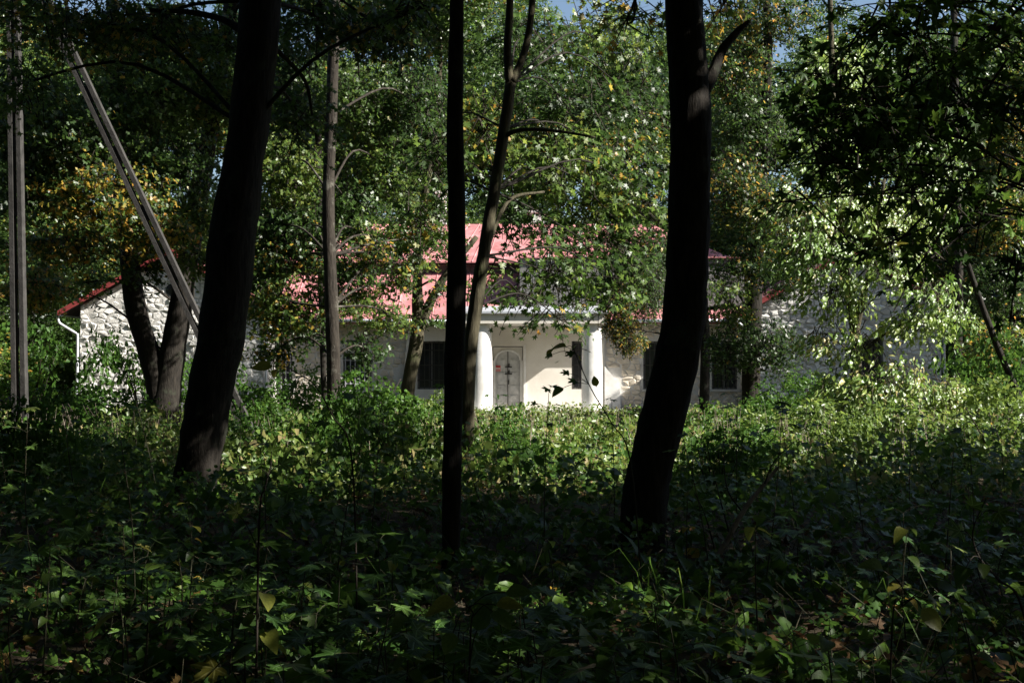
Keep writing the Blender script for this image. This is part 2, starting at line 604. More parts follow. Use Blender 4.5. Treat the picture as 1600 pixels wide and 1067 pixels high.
def rubble(x0, x1, z0, z1, wid, hei, planes, holes, gap=.011):
    """irregular stones: jittered cells about a loose coursing, cut off at the wall's edges and openings"""
    k = wid / hei
    sites = []
    z, row = z0 - hei * .5, 0
    while z < z1 + hei:
        x = x0 - wid * RNG.uniform(.2, 1.0)
        while x < x1 + wid:
            sites.append((x + RNG.normal(0, wid * .16), (z + RNG.normal(0, hei * .2)) * k))
            x += wid * RNG.choice([.6, .85, 1.1, 1.5])
        z += hei * RNG.uniform(.8, 1.2)
        row += 1
    Sx = np.array(sites)
    cells = []
    for i, (cx, cz) in enumerate(sites):
        d2 = ((Sx - (cx, cz)) ** 2).sum(1)
        nb = np.argsort(d2)[1:22]
        w = wid * 1.3
        poly = [(cx - w, cz - w), (cx + w, cz - w), (cx + w, cz + w), (cx - w, cz + w)]
        for j in nb:
            dx, dz = Sx[j] - (cx, cz)
            l = math.hypot(dx, dz)
            poly = clip(poly, dx / l, dz / l, (dx * (cx + dx / 2) + dz * (cz + dz / 2)) / l)
            if len(poly) < 3:
                break
        if len(poly) < 3:
            continue
        poly = [(x, z / k) for x, z in poly]
        for (nx, nz, d) in planes:
            poly = clip(poly, nx, nz, d)
        c = np.mean(poly, axis=0) if len(poly) > 2 else None
        if c is None:
            continue
        bad = False
        for h in holes:
            if h[0] < c[0] < h[1] and h[2] < c[1] < h[3]:
                bad = True
                break
            if h[0] - wid < c[0] < h[1] + wid and h[2] - hei * 1.5 < c[1] < h[3] + hei * 1.5:
                m = [(h[0] - c[0], (1, 0, h[0])), (c[0] - h[1], (-1, 0, -h[1])), (h[2] - c[1], (0, 1, h[2])), (c[1] - h[3], (0, -1, -h[3]))]
                poly = clip(poly, *max(m, key=lambda q: q[0])[1])
        if bad or len(poly) < 3:
            continue
        P = np.array(poly)
        keep = [q for q in range(len(P)) if np.linalg.norm(P[q] - P[q - 1]) > .018]
        P = P[keep]
        if len(P) < 3:
            continue
        c = P.mean(0)
        e = np.linalg.norm(P - c, axis=1)
        area = .5 * abs(np.sum(P[:, 0] * np.roll(P[:, 1], -1) - P[:, 1] * np.roll(P[:, 0], -1)))
        if area < .006:
            continue
        P = c + (P - c) * np.maximum(.5, 1 - gap / e)[:, None]
        cells.append((area, c, P))
    return cells


def stone_geo(c, P, dep):
    n = len(P)
    q = P - c
    o = np.stack([q[:, 0], np.zeros(n), q[:, 1]], 1)
    i = o * RNG.uniform(.74, .9, (n, 1))
    tilt = RNG.normal(0, .12, 2)
    i[:, 1] = -dep * RNG.uniform(.65, 1.0, n) + i[:, 0] * tilt[0] + i[:, 2] * tilt[1]
    m = np.array([[RNG.uniform(-.03, .03), -dep * RNG.uniform(.9, 1.25), RNG.uniform(-.03, .03)]])
    V = np.vstack([o, i, m])
    Fc = [(k, (k + 1) % n, n + (k + 1) % n, n + k) for k in range(n)] + [(n + k, n + (k + 1) % n, 2 * n) for k in range(n)]
    return V, Fc


def stones_single(cells, Y, parent, depth=(0.022, 0.05)):
    off, p = Vector((0, 0, 0)), parent
    while p is not None:
        off += Vector(p.location)
        p = p.parent
    for (a, c, P) in cells:
        V, Fc = stone_geo(c, P, RNG.uniform(*depth))
        me = mesh_from('stone', V, Fc)
        o = link('stone', me, 'limestone', parent)
        o.location = Vector((c[0], Y, c[1])) - off


def stones_joined(cells, Y, parent, depth=(0.03, 0.08), mat='limestone'):
    mb = MB()
    for (a, c, P) in cells:
        V, Fc = stone_geo(c, P, RNG.uniform(*depth))
        mb.add(V + np.array([c[0], Y, c[1]]), Fc)
    part(mb, 'stonework', mat, parent, kind='stuff')


WIN = []   # windows: (x0,x1,z0,z1,Y,bars)


def window(x0, x1, z0, z1, Y, nb=5, mat='iron', parent=bld):
    w = MB()
    t = 0.07
    w.box(x0, x1, Y + .10, Y + .16, z0, z0 + t).box(x0, x1, Y + .10, Y + .16, z1 - t, z1)
    w.box(x0, x0 + t, Y + .10, Y + .16, z0 + t, z1 - t).box(x1 - t, x1, Y + .10, Y + .16, z0 + t, z1 - t)
    xm = (x0 + x1) / 2
    w.box(xm - .03, xm + .03, Y + .105, Y + .155, z0 + t, z1 - t)
    fr = part(w, 'window', 'grey_boards', parent)
    m = MB().box(x0 + t, xm - .03, Y + .13, Y + .14, z0 + t, z1 - t)
    part(m, 'pane', 'pane', fr)
    m = MB().box(xm + .03, x1 - t, Y + .13, Y + .14, z0 + t, z1 - t)
    part(m, 'pane', 'pane', fr)
    for k in range(nb):
        xx = x0 + (x1 - x0) * (k + .5) / nb
        m = MB().box(xx - .014, xx + .014, Y + .02, Y + .048, z0, z1)
        part(m, 'bar', mat, fr)
    for k in range(3):
        zz = z0 + (z1 - z0) * (k + .6) / 3.2
        m = MB().box(x0, x1, Y + .05, Y + .062, zz - .02, zz + .02)
        part(m, 'bar', mat, fr)
    m = MB().box(x0 - .06, x1 + .06, Y - .10, Y + .10, z0 - .09, z0 - .002)
    part(m, 'sill', 'mortar', fr)


# ---- wings: gable walls of rubble stone
XC = -0.05


def wing(sgn):
    x0, x1 = bx(125, YW), bx(412, YW)
    if sgn > 0:
        x0, x1 = 2 * XC - x1, 2 * XC - x0
    xm = (x0 + x1) / 2
    ze, za = 3.95, 5.85
    sl = (za - ze) / (xm - x0)
    wall = MB()
    holes = []
    if sgn > 0:
        holes = [(xm + .45, xm + 1.25, 1.05, 2.75)]
    else:
        holes = [(xm + .9, xm + 1.8, 1.05, 2.55)]
    body = holed(x0, x1, -0.3, ze, holes, YW, YW + 0.5)
    body.prism([(x0, ze), (x1, ze), (xm, za)], YW, YW + 0.5)
    body.box(x0, x0 + .5, YW + .5, YW + 13, -0.3, ze).box(x1 - .5, x1, YW + .5, YW + 13, -0.3, ze)
    w = part(body, 'gable_wall', 'mortar')
    w['label'] = 'sunlit rubble stone gable wall' if sgn < 0 else 'shaded rubble stone gable wall with dark arched window'

    ll = math.hypot(sl, 1)
    planes = [(-1, 0, -x0), (1, 0, x1), (0, -1, 0), (sl / ll, 1 / ll, (sl * xm + za) / ll - .02), (-sl / ll, 1 / ll, (-sl * xm + za) / ll - .02)]
    cells = rubble(x0, x1, 0, za, .32, .19, planes, [(h_[0] - .08, h_[1] + .08, h_[2] - .1, h_[3] + .2) for h_ in holes] + [(xm - .27, xm + .27, 4.28, 4.82)])
    if sgn < 0:
        if len(cells) > 300:
            cells.sort(key=lambda c: -c[0])
            stones_joined(cells[300:], YW + .02, w, (0.025, 0.08))
            cells = cells[:300]
        stones_single(cells, YW + .02, w)
    else:
        stones_joined(cells, YW + .02, w, (0.04, 0.11))
    # round vent under the apex
    an = np.arange(14) * 2 * math.pi / 14
    v = MB().prism([(xm + .24 * math.cos(a), 4.55 + .24 * math.sin(a)) for a in an], YW - .02, YW + .03)
    part(v, 'vent', 'pane')
    # arched window
    h = holes[0]
    window(h[0], h[1], h[2], h[3], YW, 4)
    mid = (h[0] + h[1]) / 2
    rr = (h[1] - h[0]) / 2
    for k in range(7):
        a0, a1 = math.pi * k / 7 + .03, math.pi * (k + 1) / 7 - .03
        p = [(mid + rr * math.cos(a0), h[3] - .05 + .5 * rr * math.sin(a0)), (mid + (rr + .22) * math.cos(a0), h[3] - .05 + (.5 * rr + .22) * math.sin(a0)),
             (mid + (rr + .22) * math.cos(a1), h[3] - .05 + (.5 * rr + .22) * math.sin(a1)), (mid + rr * math.cos(a1), h[3] - .05 + .5 * rr * math.sin(a1))]
        part(MB().prism(p, YW - .10, YW + .1), 'arch_stone', 'limestone')
    # roof: two slopes of panels with an overhang
    ov = 0.72
    roof = bpy.data.objects.new('wing_roof', None)
    COL.objects.link(roof)
    roof.parent = bld
    th = 0.05
    for s in (-1, 1):
        xe, zee = xm + s * ((x1 - x0) / 2 + ov), za - sl * ((x1 - x0) / 2 + ov) + .12
        zt = za + .12
        for k in range(18):
            ya, yb = YW - .32 + k * .72, YW - .32 + (k + 1) * .72 - .012
            P = [(xm, ya, zt), (xe, ya, zee), (xe, yb, zee), (xm, yb, zt)]
            if s < 0:
                P = [P[1], P[0], P[3], P[2]]
            Q = [(x, y, z + th) for x, y, z in P]
            part(MB().hexa(P + Q), 'roof_panel', 'roof_paint', roof)
        # verge board
        P = [(xm, YW - .36, zt - .09), (xe, YW - .36, zee - .09), (xe, YW - .325, zee - .09), (xm, YW - .325, zt - .09)]
        if s < 0:
            P = [P[1], P[0], P[3], P[2]]
        part(MB().hexa(P + [(x, y, z + .20) for x, y, z in P]), 'verge_board', 'roof_edge', roof)
        # soffit planks under the eave
        for k in range(3):
            f0, f1 = k / 3 + .01, (k + 1) / 3 - .01
            xa = xm + s * ((x1 - x0) / 2 + .02 + (ov - .06) * f0)
            xb = xm + s * ((x1 - x0) / 2 + .02 + (ov - .06) * f1)
            za_, zb_ = za - sl * abs(xa - xm) + .06, za - sl * abs(xb - xm) + .06
            P = [(xa, YW - .3, za_), (xb, YW - .3, zb_), (xb, YW + 12.5, zb_), (xa, YW + 12.5, za_)]
            if s < 0:
                P = [P[1], P[0], P[3], P[2]]
            part(MB().hexa(P + [(x, y, z + .04) for x, y, z in P]), 'soffit_board', 'dark_boards', roof)
        # gutter and downpipe
        g = MB().tube([(xe + s * .04, YW - .30, zee - .02), (xe + s * .04, YW + 12.5, zee - .02)], .065, 8)
        part(g, 'gutter', 'zinc', roof, True)
        xw = xm + s * ((x1 - x0) / 2 + .09)
        d = spline([(xe + s * .04, YW - .2, zee - .04), (xe + s * .02, YW - .18, zee - .28), (xe - s * .08, YW - .14, zee - .40),
                    (xw + s * .06, YW - .05, zee - .72), (xw, YW - .03, zee - .86), (xw, YW - .03, 1.5), (xw, YW - .03, 0.0)], 26)
        part(MB().tube(d, .055, 8), 'downpipe', 'zinc', roof, True)
    return x0, x1


wl = wing(-1)
wr = wing(1)

# ---- hall front
hx0, hx1 = wl[1] - .02, wr[0] + .02
ZE = 3.55
pw = (bx(652, YM), bx(697, YM), bz(608, YM), bz(533, YM))
openings = [
    (bx(422, YM), bx(457, YM), bz(612, YM), bz(552, YM)),
    (bx(536, YM), bx(581, YM), bz(610, YM), bz(552, YM)),
    pw,
    (bx(893, YM), bx(938, YM), pw[2], pw[3]),
    (bx(1005, YM), bx(1048, YM), bz(608, YM), bz(533, YM)),
    (bx(1112, YM), bx(1152, YM), bz(608, YM), bz(533, YM)),
]
door_x0, door_x1, door_z1 = bx(770, YM), bx(817, YM), bz(541, YM)
hall = part(holed(hx0, hx1, -0.3, ZE, openings + [(door_x0, door_x1, 0.12, door_z1)], YM, YM + .45), 'hall_wall', 'mortar')
part(MB().box(hx0, hx1, YM + 12.6, YM + 13, -0.3, ZE).box(hx0, hx1, YM + 3, YM + 3.05, 0, 3.4), 'rear_wall', 'dark_boards')
for i, o in enumerate(openings):
    window(*o, YM, 6 if i != 0 else 5, 'pale_bar' if i in (0, 1) else 'iron')
# plaster field with flared edges on the hall front (4 strips round the openings)
xl0, xl1 = bx(640, YM), bx(944, YM)
pl = holed(xl0, xl1, 0.0, ZE - .01, [tuple(o) for o in openings[2:4]] + [(door_x0, door_x1, 0.12, door_z1)], YM - .14, YM - .002)
plaster = part(pl, 'plaster_front', 'plaster')
part(MB().prism([(bx(621, YM), 0), (xl0 - .002, 0), (xl0 - .002, bz(510, YM)), (bx(636, YM), bz(530, YM)), (bx(631, YM), bz(590, YM))], YM - .18, YM - .004), 'plaster_flare', 'plaster', plaster)
part(MB().prism([(xl1 + .002, 0), (bx(969, YM), 0), (bx(968, YM), bz(606, YM)), (bx(961, YM), bz(592, YM)), (bx(950, YM), bz(579, YM)), (xl1 + .002, bz(572, YM))], YM - .20, YM - .004), 'plaster_flare', 'whitewash', plaster)


hall_holes = [(bx(619, YM), bx(971, YM), -1, 1.7), (xl0 - .07, xl1 + .05, -1, 9)] + [(o[0] - .1, o[1] + .1, o[2] - .1, o[3] + .1) for o in openings]
stones_joined(rubble(hx0, hx1, 0, ZE, .34, .20, [(-1, 0, -hx0), (1, 0, hx1), (0, -1, 0), (0, 1, ZE)], hall_holes), YM + .01, hall, (.02, .05), 'buff_stone')

# ---- door
dr = bpy.data.objects.new('door', None)
COL.objects.link(dr)
dr.parent = bld
yd = YM + .02
dmid = (door_x0 + door_x1) / 2
part(MB().box(door_x0 + .03, door_x1 - .03, yd + .16, yd + .2, .12, door_z1), 'door_board', 'dark_boards', dr)
rad = (door_x1 - door_x0) / 2 - .12
zs = bz(563, YM)
for s in (-1, 1):
    xa, xb = (dmid - rad, dmid - .015) if s < 0 else (dmid + .015, dmid + rad)
    arc = []
    for k in range(9):
        a = (math.pi / 2) * k / 8
        arc.append((dmid + s * rad * math.cos(a), zs + .78 * rad * math.sin(a)))
    arc[-1] = (dmid + s * .015, zs + .78 * rad)
    pol = [(xa if s > 0 else dmid - .015, .14), (xb if s > 0 else dmid - .015, .14)]
    if s > 0:
        pol = [(dmid + .015, .14), (dmid + rad, .14)] + arc
    else:
        pol = [(dmid - rad, .14), (dmid - .015, .14)] + arc[::-1]
    lf = part(MB().prism(pol, yd + .07, yd + .13), 'door_leaf', 'door_paint', dr)
    c = dmid + s * rad * .52
    for (z0, z1) in ((.3, .62), (.7, 1.0), (1.08, 1.5), (1.58, 2.0)):
        part(MB().box(c - rad * .33, c + rad * .33, yd + .045, yd + .068, z0, z1), 'door_panel', 'door_paint', dr)
# spandrel boards around the arch and casing
for s in (-1, 1):
    pol = [(dmid + s * rad, zs)] + [(dmid + s * rad * math.cos(a), zs + .78 * rad * math.sin(a)) for a in np.linspace(0.15, math.pi / 2, 8)] + \
          [(dmid, door_z1 - .03), (dmid + s * (rad + .10), door_z1 - .03), (dmid + s * (rad + .10), zs)]
    if s < 0:
        pol = pol[::-1]
    part(MB().prism(pol[::-1] if False else pol, yd + .03, yd + .10), 'spandrel', 'plaster', dr)
for k in range(9):
    a0, a1 = math.pi * k / 9, math.pi * (k + 1) / 9
    p = [(dmid + r_ * math.cos(a), zs + .78 * r_ * math.sin(a)) for a, r_ in ((a0, rad - .01), (a0, rad + .07), (a1, rad + .07), (a1, rad - .01))]
    part(MB().prism(p, yd - .01, yd + .028), 'arch_moulding', 'whitewash', dr)
part(MB().box(door_x0 + .002, door_x0 + .11, yd - .02, yd + .1, .12, zs), 'jamb', 'whitewash', dr)
part(MB().box(door_x1 - .11, door_x1 - .002, yd - .02, yd + .1, .12, zs), 'jamb', 'whitewash', dr)
part(MB().box(door_x1 + .03, door_x1 + .12, YM - .20, YM - .142, .1, door_z1 + .05), 'casing', 'whitewash', dr)
for z in (bz(573, YM), bz(584, YM)):
    part(MB().box(dmid - .10, dmid + .16, yd + .02, yd + .05, z - .03, z + .015), 'bolt', 'iron', dr)
    part(MB().box(dmid + .02, dmid + .07, yd + .0, yd + .045, z, z + .13), 'hasp', 'iron', dr)
part(MB().box(dmid - .01, dmid + .05, yd + .02, yd + .06, bz(601, YM), bz(594, YM)), 'padlock', 'iron', dr)
part(MB().box(dmid - .012, dmid + .012, yd + .04, yd + .068, .16, zs + .6), 'cover_strip', 'dark_boards', dr)
sg = part(MB().box(bx(770, YM) + .03, bx(782, YM), yd + .03, yd + .045, bz(580, YM), bz(571, YM)), 'notice', 'sign_red', dr)
part(MB().box(bx(770, YM) + .045, bx(782, YM) - .015, yd + .022, yd + .029, bz(576.4, YM), bz(574.8, YM)), 'notice_text', 'sign_white', sg)
part(MB().box(bx(770, YM) + .06, bx(782, YM) - .03, yd + .022, yd + .029, bz(578.8, YM), bz(578.2, YM)), 'notice_text', 'sign_white', sg)

# ---- porch: canopy on two swelling round columns
cx0, cx1 = bx(722, YP), bx(946, YP)
zc0, zc1 = bz(506, YP), bz(491, YP)
can = part(MB().box(cx0, cx1, YP - .45, YM - .15, zc0, zc1), 'canopy', 'plaster')
part(MB().box(cx0 - .06, cx1 + .06, YP - .55, YM - .1, zc1 + .002, zc1 + .05), 'canopy_sheet', 'zinc', can)
P = [(cx0 - .05, YP - .5, zc1 + .055), (cx1 + .05, YP - .5, zc1 + .055), (cx1 + .05, YM - .1, zc1 + .40), (cx0 - .05, YM - .1, zc1 + .40)]
part(MB().hexa(P + [(x, y, z + .03) for x, y, z in P]), 'canopy_roof', 'zinc', can)
for (pa, pb) in ((736, 769), (909, 941)):
    xa, xb = bx(pa, YP), bx(pb, YP)
    cxm, r0 = (xa + xb) / 2, (xb - xa) / 2
    n, m = 22, 28
    V, Fc = [], []
    for i in range(n):
        t = i / (n - 1)
        z = -0.05 + t * (zc0 + .05)
        k = r0 * (1.0 + .04 * math.sin(math.pi * t) - .17 * max(0, t - .25) ** 1.4)
        for j in range(m):
            a = 2 * math.pi * j / m
            c_, s_ = math.cos(a), math.sin(a)
            V.append((cxm + k * np.sign(c_) * abs(c_) ** .82, YP + .02 + k * np.sign(s_) * abs(s_) ** .82 * 1.0, z))
    for i in range(n - 1):
        for j in range(m):
            a, b = i * m + j, i * m + (j + 1) % m
            Fc.append((a, b, b + m, a + m))
    part(MB().add(V, Fc), 'column', 'whitewash', smooth=True)
# porch floor, plinth stones
part(MB().box(bx(700, YP), bx(965, YP), YP - .55, YM - .2, -0.2, .10), 'porch_floor', 'mortar')
x = bx(705, YP)
while x < bx(988, YP):
    w = RNG.uniform(.3, .7)
    part(MB().hexa([(x, YP - .85, -.1), (x + w - .03, YP - .87, -.1), (x + w - .03, YP - .56, -.1), (x, YP - .56, -.1),
                    (x + .02, YP - .82, .13), (x + w - .05, YP - .84, .15), (x + w - .05, YP - .56, .14), (x + .02, YP - .56, .13)]), 'kerb_stone', 'limestone')
    x += w

# ---- hall roof: two tiers with a low board strip between, hipped top
ye, ze = YM - .62, 3.52
yb, zb = 52.7, 5.55
yt, zt = 52.35, 5.98
yr, zr = 56.9, 8.05
rx0, rx1 = hx0 + .0, hx1 - .0
hroof = bpy.data.objects.new('hall_roof', None)
COL.objects.link(hroof)
hroof.parent = bld


def slope_panels(xa, xb, xa2, xb2, y0, z0, y1, z1, w, name='roof_panel', th=.04):
    n = max(1, int(round((xb - xa) / w)))
    for k in range(n):
        f0, f1 = k / n, (k + 1) / n
        A = (xa + (xb - xa) * f0 + .006, y0, z0)
        B = (xa + (xb - xa) * f1 - .006, y0, z0)
        C = (xa2 + (xb2 - xa2) * f1 - .006, y1, z1)
        D = (xa2 + (xb2 - xa2) * f0 + .006, y1, z1)
        part(MB().hexa([A, B, C, D] + [(x, y, z + th) for x, y, z in (A, B, C, D)]), name, 'roof_paint', hroof)
        if k:
            P0, P1 = np.array(A), np.array(D)
            part(MB().tube([P0 + (0, 0, th), P1 + (0, 0, th)], .034, 4), 'seam', 'roof_paint', hroof)


xd = bx(812, 50.5)                        # boarded dormer runs from here to the right
slope_panels(rx0, xd, rx0, xd, ye, ze, yb, zb, .66)
ys_, zs_ = ye + .62 * 1.0, ze + .36
slope_panels(xd, rx1, xd, rx1, ye, ze, ye + .75, ze + .43, .66)
# boarded dormer front right of the porch and the low strip left of it
k = 0
x = xd
while x < rx1 - .01:
    w = min(.26, rx1 - x)
    part(MB().box(x, x + w - .012, ye + .74 + .01 * (k % 2), ye + .80, ze + .40, zt - .02), 'board', 'grey_boards', hroof)
    x += w
    k += 1
x = rx0
while x < xd - .01:
    w = min(.5, xd - x)
    part(MB().box(x, x + w - .012, yb - .02 + .01 * (k % 2), yb + .05, zb - .1, zt - .02), 'board', 'dark_boards', hroof)
    x += w
    k += 1
slope_panels(rx0 - .3, xd, rx0 + 4.0 if False else rx0 + 2.9, xd, yt, zt, yr, zr, .66)
slope_panels(xd + .01, rx1 + .3, xd + .01, rx1 - 2.9, yt, zt, yr, zr, .66)
# dormer top sheet, from the boarded front back to the upper slope
slope_panels(xd + .02, rx1 + .1, xd + .02, rx1 + .1, ye + .60, zt - .01, yt + .02, zt + .03, .66)
# rear slope and hips
part(MB().add([(rx0 + 2.9, yr, zr), (rx1 - 2.9, yr, zr), (rx1 + .3, YM + 13.3, zt), (rx0 - .3, YM + 13.3, zt)], [(0, 1, 2, 3)]), 'rear_slope', 'roof_paint', hroof)
part(MB().add([(rx0 + 2.9, yr, zr), (rx0 - .3, yt, zt), (rx0 - .3, YM + 13.3, zt)], [(0, 2, 1)]), 'hip_slope', 'roof_paint', hroof)
part(MB().add([(rx1 - 2.9, yr, zr), (rx1 + .3, yt, zt), (rx1 + .3, YM + 13.3, zt)], [(0, 1, 2)]), 'hip_slope', 'roof_paint', hroof)
for s, xx in ((-1, rx0), (1, rx1)):
    part(MB().box(xx - .12, xx + .12, yb + .1, YM + 13, 3.4, zt - .03), 'end_wall', 'grey_boards', hroof)
part(MB().box(rx0, rx1, ye - .05, ye - .01, ze - .14, ze + .03), 'fascia', 'roof_edge', hroof)
part(MB().tube([(rx0 + .05, ye - .13, ze - .02), (cx0 - .1, ye - .13, ze - .05)], .07, 8), 'gutter', 'zinc', hroof, True)
part(MB().tube([(cx1 + .1, ye - .13, ze - .05), (rx1 - .05, ye - .13, ze - .02)], .07, 8), 'gutter', 'zinc', hroof, True)
part(MB().box(rx0, rx1, ye, YM - .004, ze - .10, ze - .06), 'soffit', 'dark_boards', hroof)
for (px, w, top) in ((838, .7, 334), (690, .4, 304)):
    xx = bx(px, 57.5)
    zz = bz(top, 57.5)
    c = part(MB().box(xx - w / 2, xx + w / 2, 57.1, 57.8, 6.5, zz), 'chimney', 'whitewash', hroof)
    part(MB().box(xx - w / 2 - .07, xx + w / 2 + .07, 57.03, 57.87, zz + .002, zz + .12), 'chimney', 'mortar', hroof)

# ================================================================== UTILITY POLE (concrete, ladder section, with raking strut)
YU = 24.0
up = thing('utility_pole', (float(at(30, 712, YU)[0]), YU, 0), 'slotted concrete utility pole with a long slanting strut at the left', 'utility pole')


def ladder(p0, p1, w0, w1, name, dep=.20):
    """concrete pole of two chords with cross webs; slots between"""
    p0, p1 = np.asarray(p0, float), np.asarray(p1, float)
    d = p1 - p0
    ln = np.linalg.norm(d)
    d /= ln
    side = np.array([d[2], 0, -d[0]])
    fwd = np.array([0, 1.0, 0])

    def bar(a, b, s0, s1, t0, t1, d0=dep, d1=dep):
        # along a..b (fraction), side offsets s0..s1 at a, t0..t1 at b
        A, B = p0 + d * ln * a, p0 + d * ln * b
        P = [A + side * s0 - fwd * d0 / 2, A + side * s1 - fwd * d0 / 2, A + side * s1 + fwd * d0 / 2, A + side * s0 + fwd * d0 / 2,
             B + side * t0 - fwd * d1 / 2, B + side * t1 - fwd * d1 / 2, B + side * t1 + fwd * d1 / 2, B + side * t0 + fwd * d1 / 2]
        return P
    root = bpy.data.objects.new(name, None)
    COL.objects.link(root)
    root.parent = up
    c = .36
    for s in (-1, 1):
        e0, e1 = s * w0 / 2, s * w1 / 2
        i0, i1 = e0 * (1 - 2 * c * .95), e1 * (1 - 2 * c * .95)
        part(MB().hexa(bar(0, 1, *sorted((e0, i0)), *sorted((e1, i1)))), 'chord', 'concrete', root)
    n = int(ln / 1.15)
    for k in range(n + 1):
        a = k / n * .985
        b = min(1, a + .30 / ln)
        wa, wb = (w0 + (w1 - w0) * a) / 2 * .3, (w0 + (w1 - w0) * b) / 2 * .3
        part(MB().hexa(bar(a, b, -wa, wa, -wb, wb, dep * .6, dep * .6)), 'web', 'concrete', root)


b0, b1 = at(33, 715, YU), at(20, -70, YU)
b0[2] = -.3
ladder(b0, b1, .27, .21, 'shaft', .17)
s0, s1 = at(408, 716, YU + .3), at(52, -40, YU + .02)
ladder(s0, s1, .25, .21, 'strut', .17)
t = at(22, -55, YU)
part(MB().tube([(t[0] - .1, YU, t[2]), (t[0] + .42, YU, t[2])], .02, 8), 'tie_bolt', 'iron', up)


# ================================================================== TREES
CROWNS = {}


def crown_mesh(key, rx, rz, n, size, autumn, mat, seed, lobes=16):
    """rounded crown of leaf clumps about the origin (unit centre at crown middle)"""
    global RNG
    keep, RNG = RNG, np.random.default_rng(seed)
    parts = []
    c = RNG.normal(0, 1, (lobes, 3))
    c /= np.linalg.norm(c, axis=1)[:, None]
    c *= (RNG.random(lobes) ** 0.4)[:, None] * np.array([rx, rx, rz]) * .82
    lob_aut = RNG.random(lobes) < .2
    for k in range(lobes):
        rr = RNG.uniform(.26, .48) * rx
        P, N, S, sp, tw = spray(c[k], np.array([rr, rr, rr * .75]), int(n / lobes), size)
        base = RNG.uniform(-.15, .4)
        t = np.clip(base + RNG.uniform(0, .45, len(P)), 0, .8)
        a = RNG.random(len(P)) < autumn * (4.0 if lob_aut[k] else .15)
        t[a] = RNG.uniform(.82, 1, a.sum())
        parts.append(leaves_arrays(QUAD, P, N, S, t, sp))
        vt, tt = twig_arrays(tw[::3], .02)
    me = tri_mesh('crown', *pack(parts))
    me.materials.append(MATS[mat])
    CROWNS[key] = me
    RNG = keep
    return me


def tree_trunk(root, pts, ns=12, mat='bark_dark', name='trunk', wob=.035, n=26):
    """pts rows: world x,y,z,radius"""
    Q = spline(pts, n)
    V, Fc = tube(Q[:, :3], np.maximum(Q[:, 3], .004), ns, True, wob)
    V = V - np.array(root.location)
    me = mesh_from(name, V, Fc, True)
    return link(name, me, mat, root)


def px_trunk(rows, Y):
    """rows (px, py, width_px) -> world rows with radius; first row dropped to the ground"""
    out = []
    for (px, py, w) in rows:
        p = at(px, py, Y)
        out.append([p[0], p[1], p[2], w / F * Y / 2])
    return np.array(out)


def to_ground(rows, flare=1.55):
    r = rows.copy()
    a, b = r[0], r[1]
    s = (a[2] + .15) / max(1e-3, (b[2] - a[2]))
    g = a + (a - b) * s * .6
    g[2] = -.15
    g[3] = a[3] * flare
    return np.vstack([g, r])


def clusters_to_leaves(root, cl, size, cov, tpl, mat, autumn, trunk_rows, bmat='bark_dark', branch_r=.03, droop=.25, branches=True, per=9, jit=.8, bias=(.42, -.28, .66), hang=0.0, rise=-.35):
    """cl rows: (px,py,rx_px,ry_px,Y). builds crown + boughs from the trunk to each clump"""
    parts, tws = [], []
    off = np.array(root.location)
    tr = trunk_rows
    for (px, py, rx, ry, Y) in cl:
        c = at(px, py, Y)
        r = np.array([rx / F * Y, (rx + ry) / 2 / F * Y, ry / F * Y])
        n = int(8.5 * cov * math.pi * r[0] * r[2] / (.5 * size * size))
        P, N, S, sp, tw = spray(c, r, n, size, droop, per, jit, bias)
        sp = sp - np.array([0, 0, hang])
        t = np.clip(RNG.uniform(-.2, .4) + RNG.uniform(0, .5, len(P)), 0, .8)
        a = RNG.random(len(P)) < autumn * RNG.choice([.1, .2, .2, 3.5])
        t[a] = RNG.uniform(.82, 1, a.sum())
        parts.append(leaves_arrays(tpl, P, N, S, t, sp))
        tws.append(tw)
        if branches:
            # bough: leave the trunk a little below the clump
            d = np.abs(tr[:, 2] - (c[2] + rise * abs(c[0] - tr[:, 0].mean())))
            k = int(np.argmin(d))
            A = tr[k, :3]
            mid = (A + c) / 2 + np.array([0, 0, .12 * np.linalg.norm(c - A)]) + RNG.normal(0, .12, 3)
            Q = spline([A, mid, c, c + (c - mid) * .35 - np.array([0, 0, .1])], 14)
            q = min(branch_r, max(.012, tr[k, 3] * .6))
            bo = MB().tube(Q, np.linspace(q, q * .2, 14), 6)
            # side shoots
            for _ in range(5):
                e = c + RNG.normal(0, .5, 3) * r
                st = Q[int(RNG.integers(7, 12))]
                mm = (st + e) / 2 + RNG.normal(0, .08, 3)
                bo.tube(spline([st, mm, e], 7), np.linspace(q * .35, q * .12, 7), 4, False)
            link('branch', mesh_from('branch', np.concatenate(bo.V) - off, bo.F, True), bmat, root)
    V, T, A_ = pack(parts)
    me = tri_mesh('crown', V - off, T, A_)
    link('crown', me, mat, root)
    vt, tt = twig_arrays(np.concatenate(tws), .006 + size * .02)
    me = tri_mesh('twigs', vt - off, tt)
    link('twigs', me, 'twig', root, kind='stuff')


def high_crown(root, x, y, z, sx, sz, key, rot):
    o = link('crown', CROWNS[key], None, root)
    o.location = Vector((x, y, z)) - Vector(root.location)
    o.scale = (sx, sx, sz)
    o.rotation_euler = (0, 0, rot)
    return o


crown_mesh('a', 4.2, 4.6, 24000, .19, .05, 'wood_leaves', 1, 26)
crown_mesh('b', 4.6, 4.0, 24000, .19, .09, 'wood_leaves', 2, 28)
crown_mesh('c', 3.8, 5.0, 22000, .18, .03, 'wood_leaves', 3, 24)
crown_mesh('s', 4.4, 3.6, 17000, .28, .08, 'maple_leaves', 4, 22)


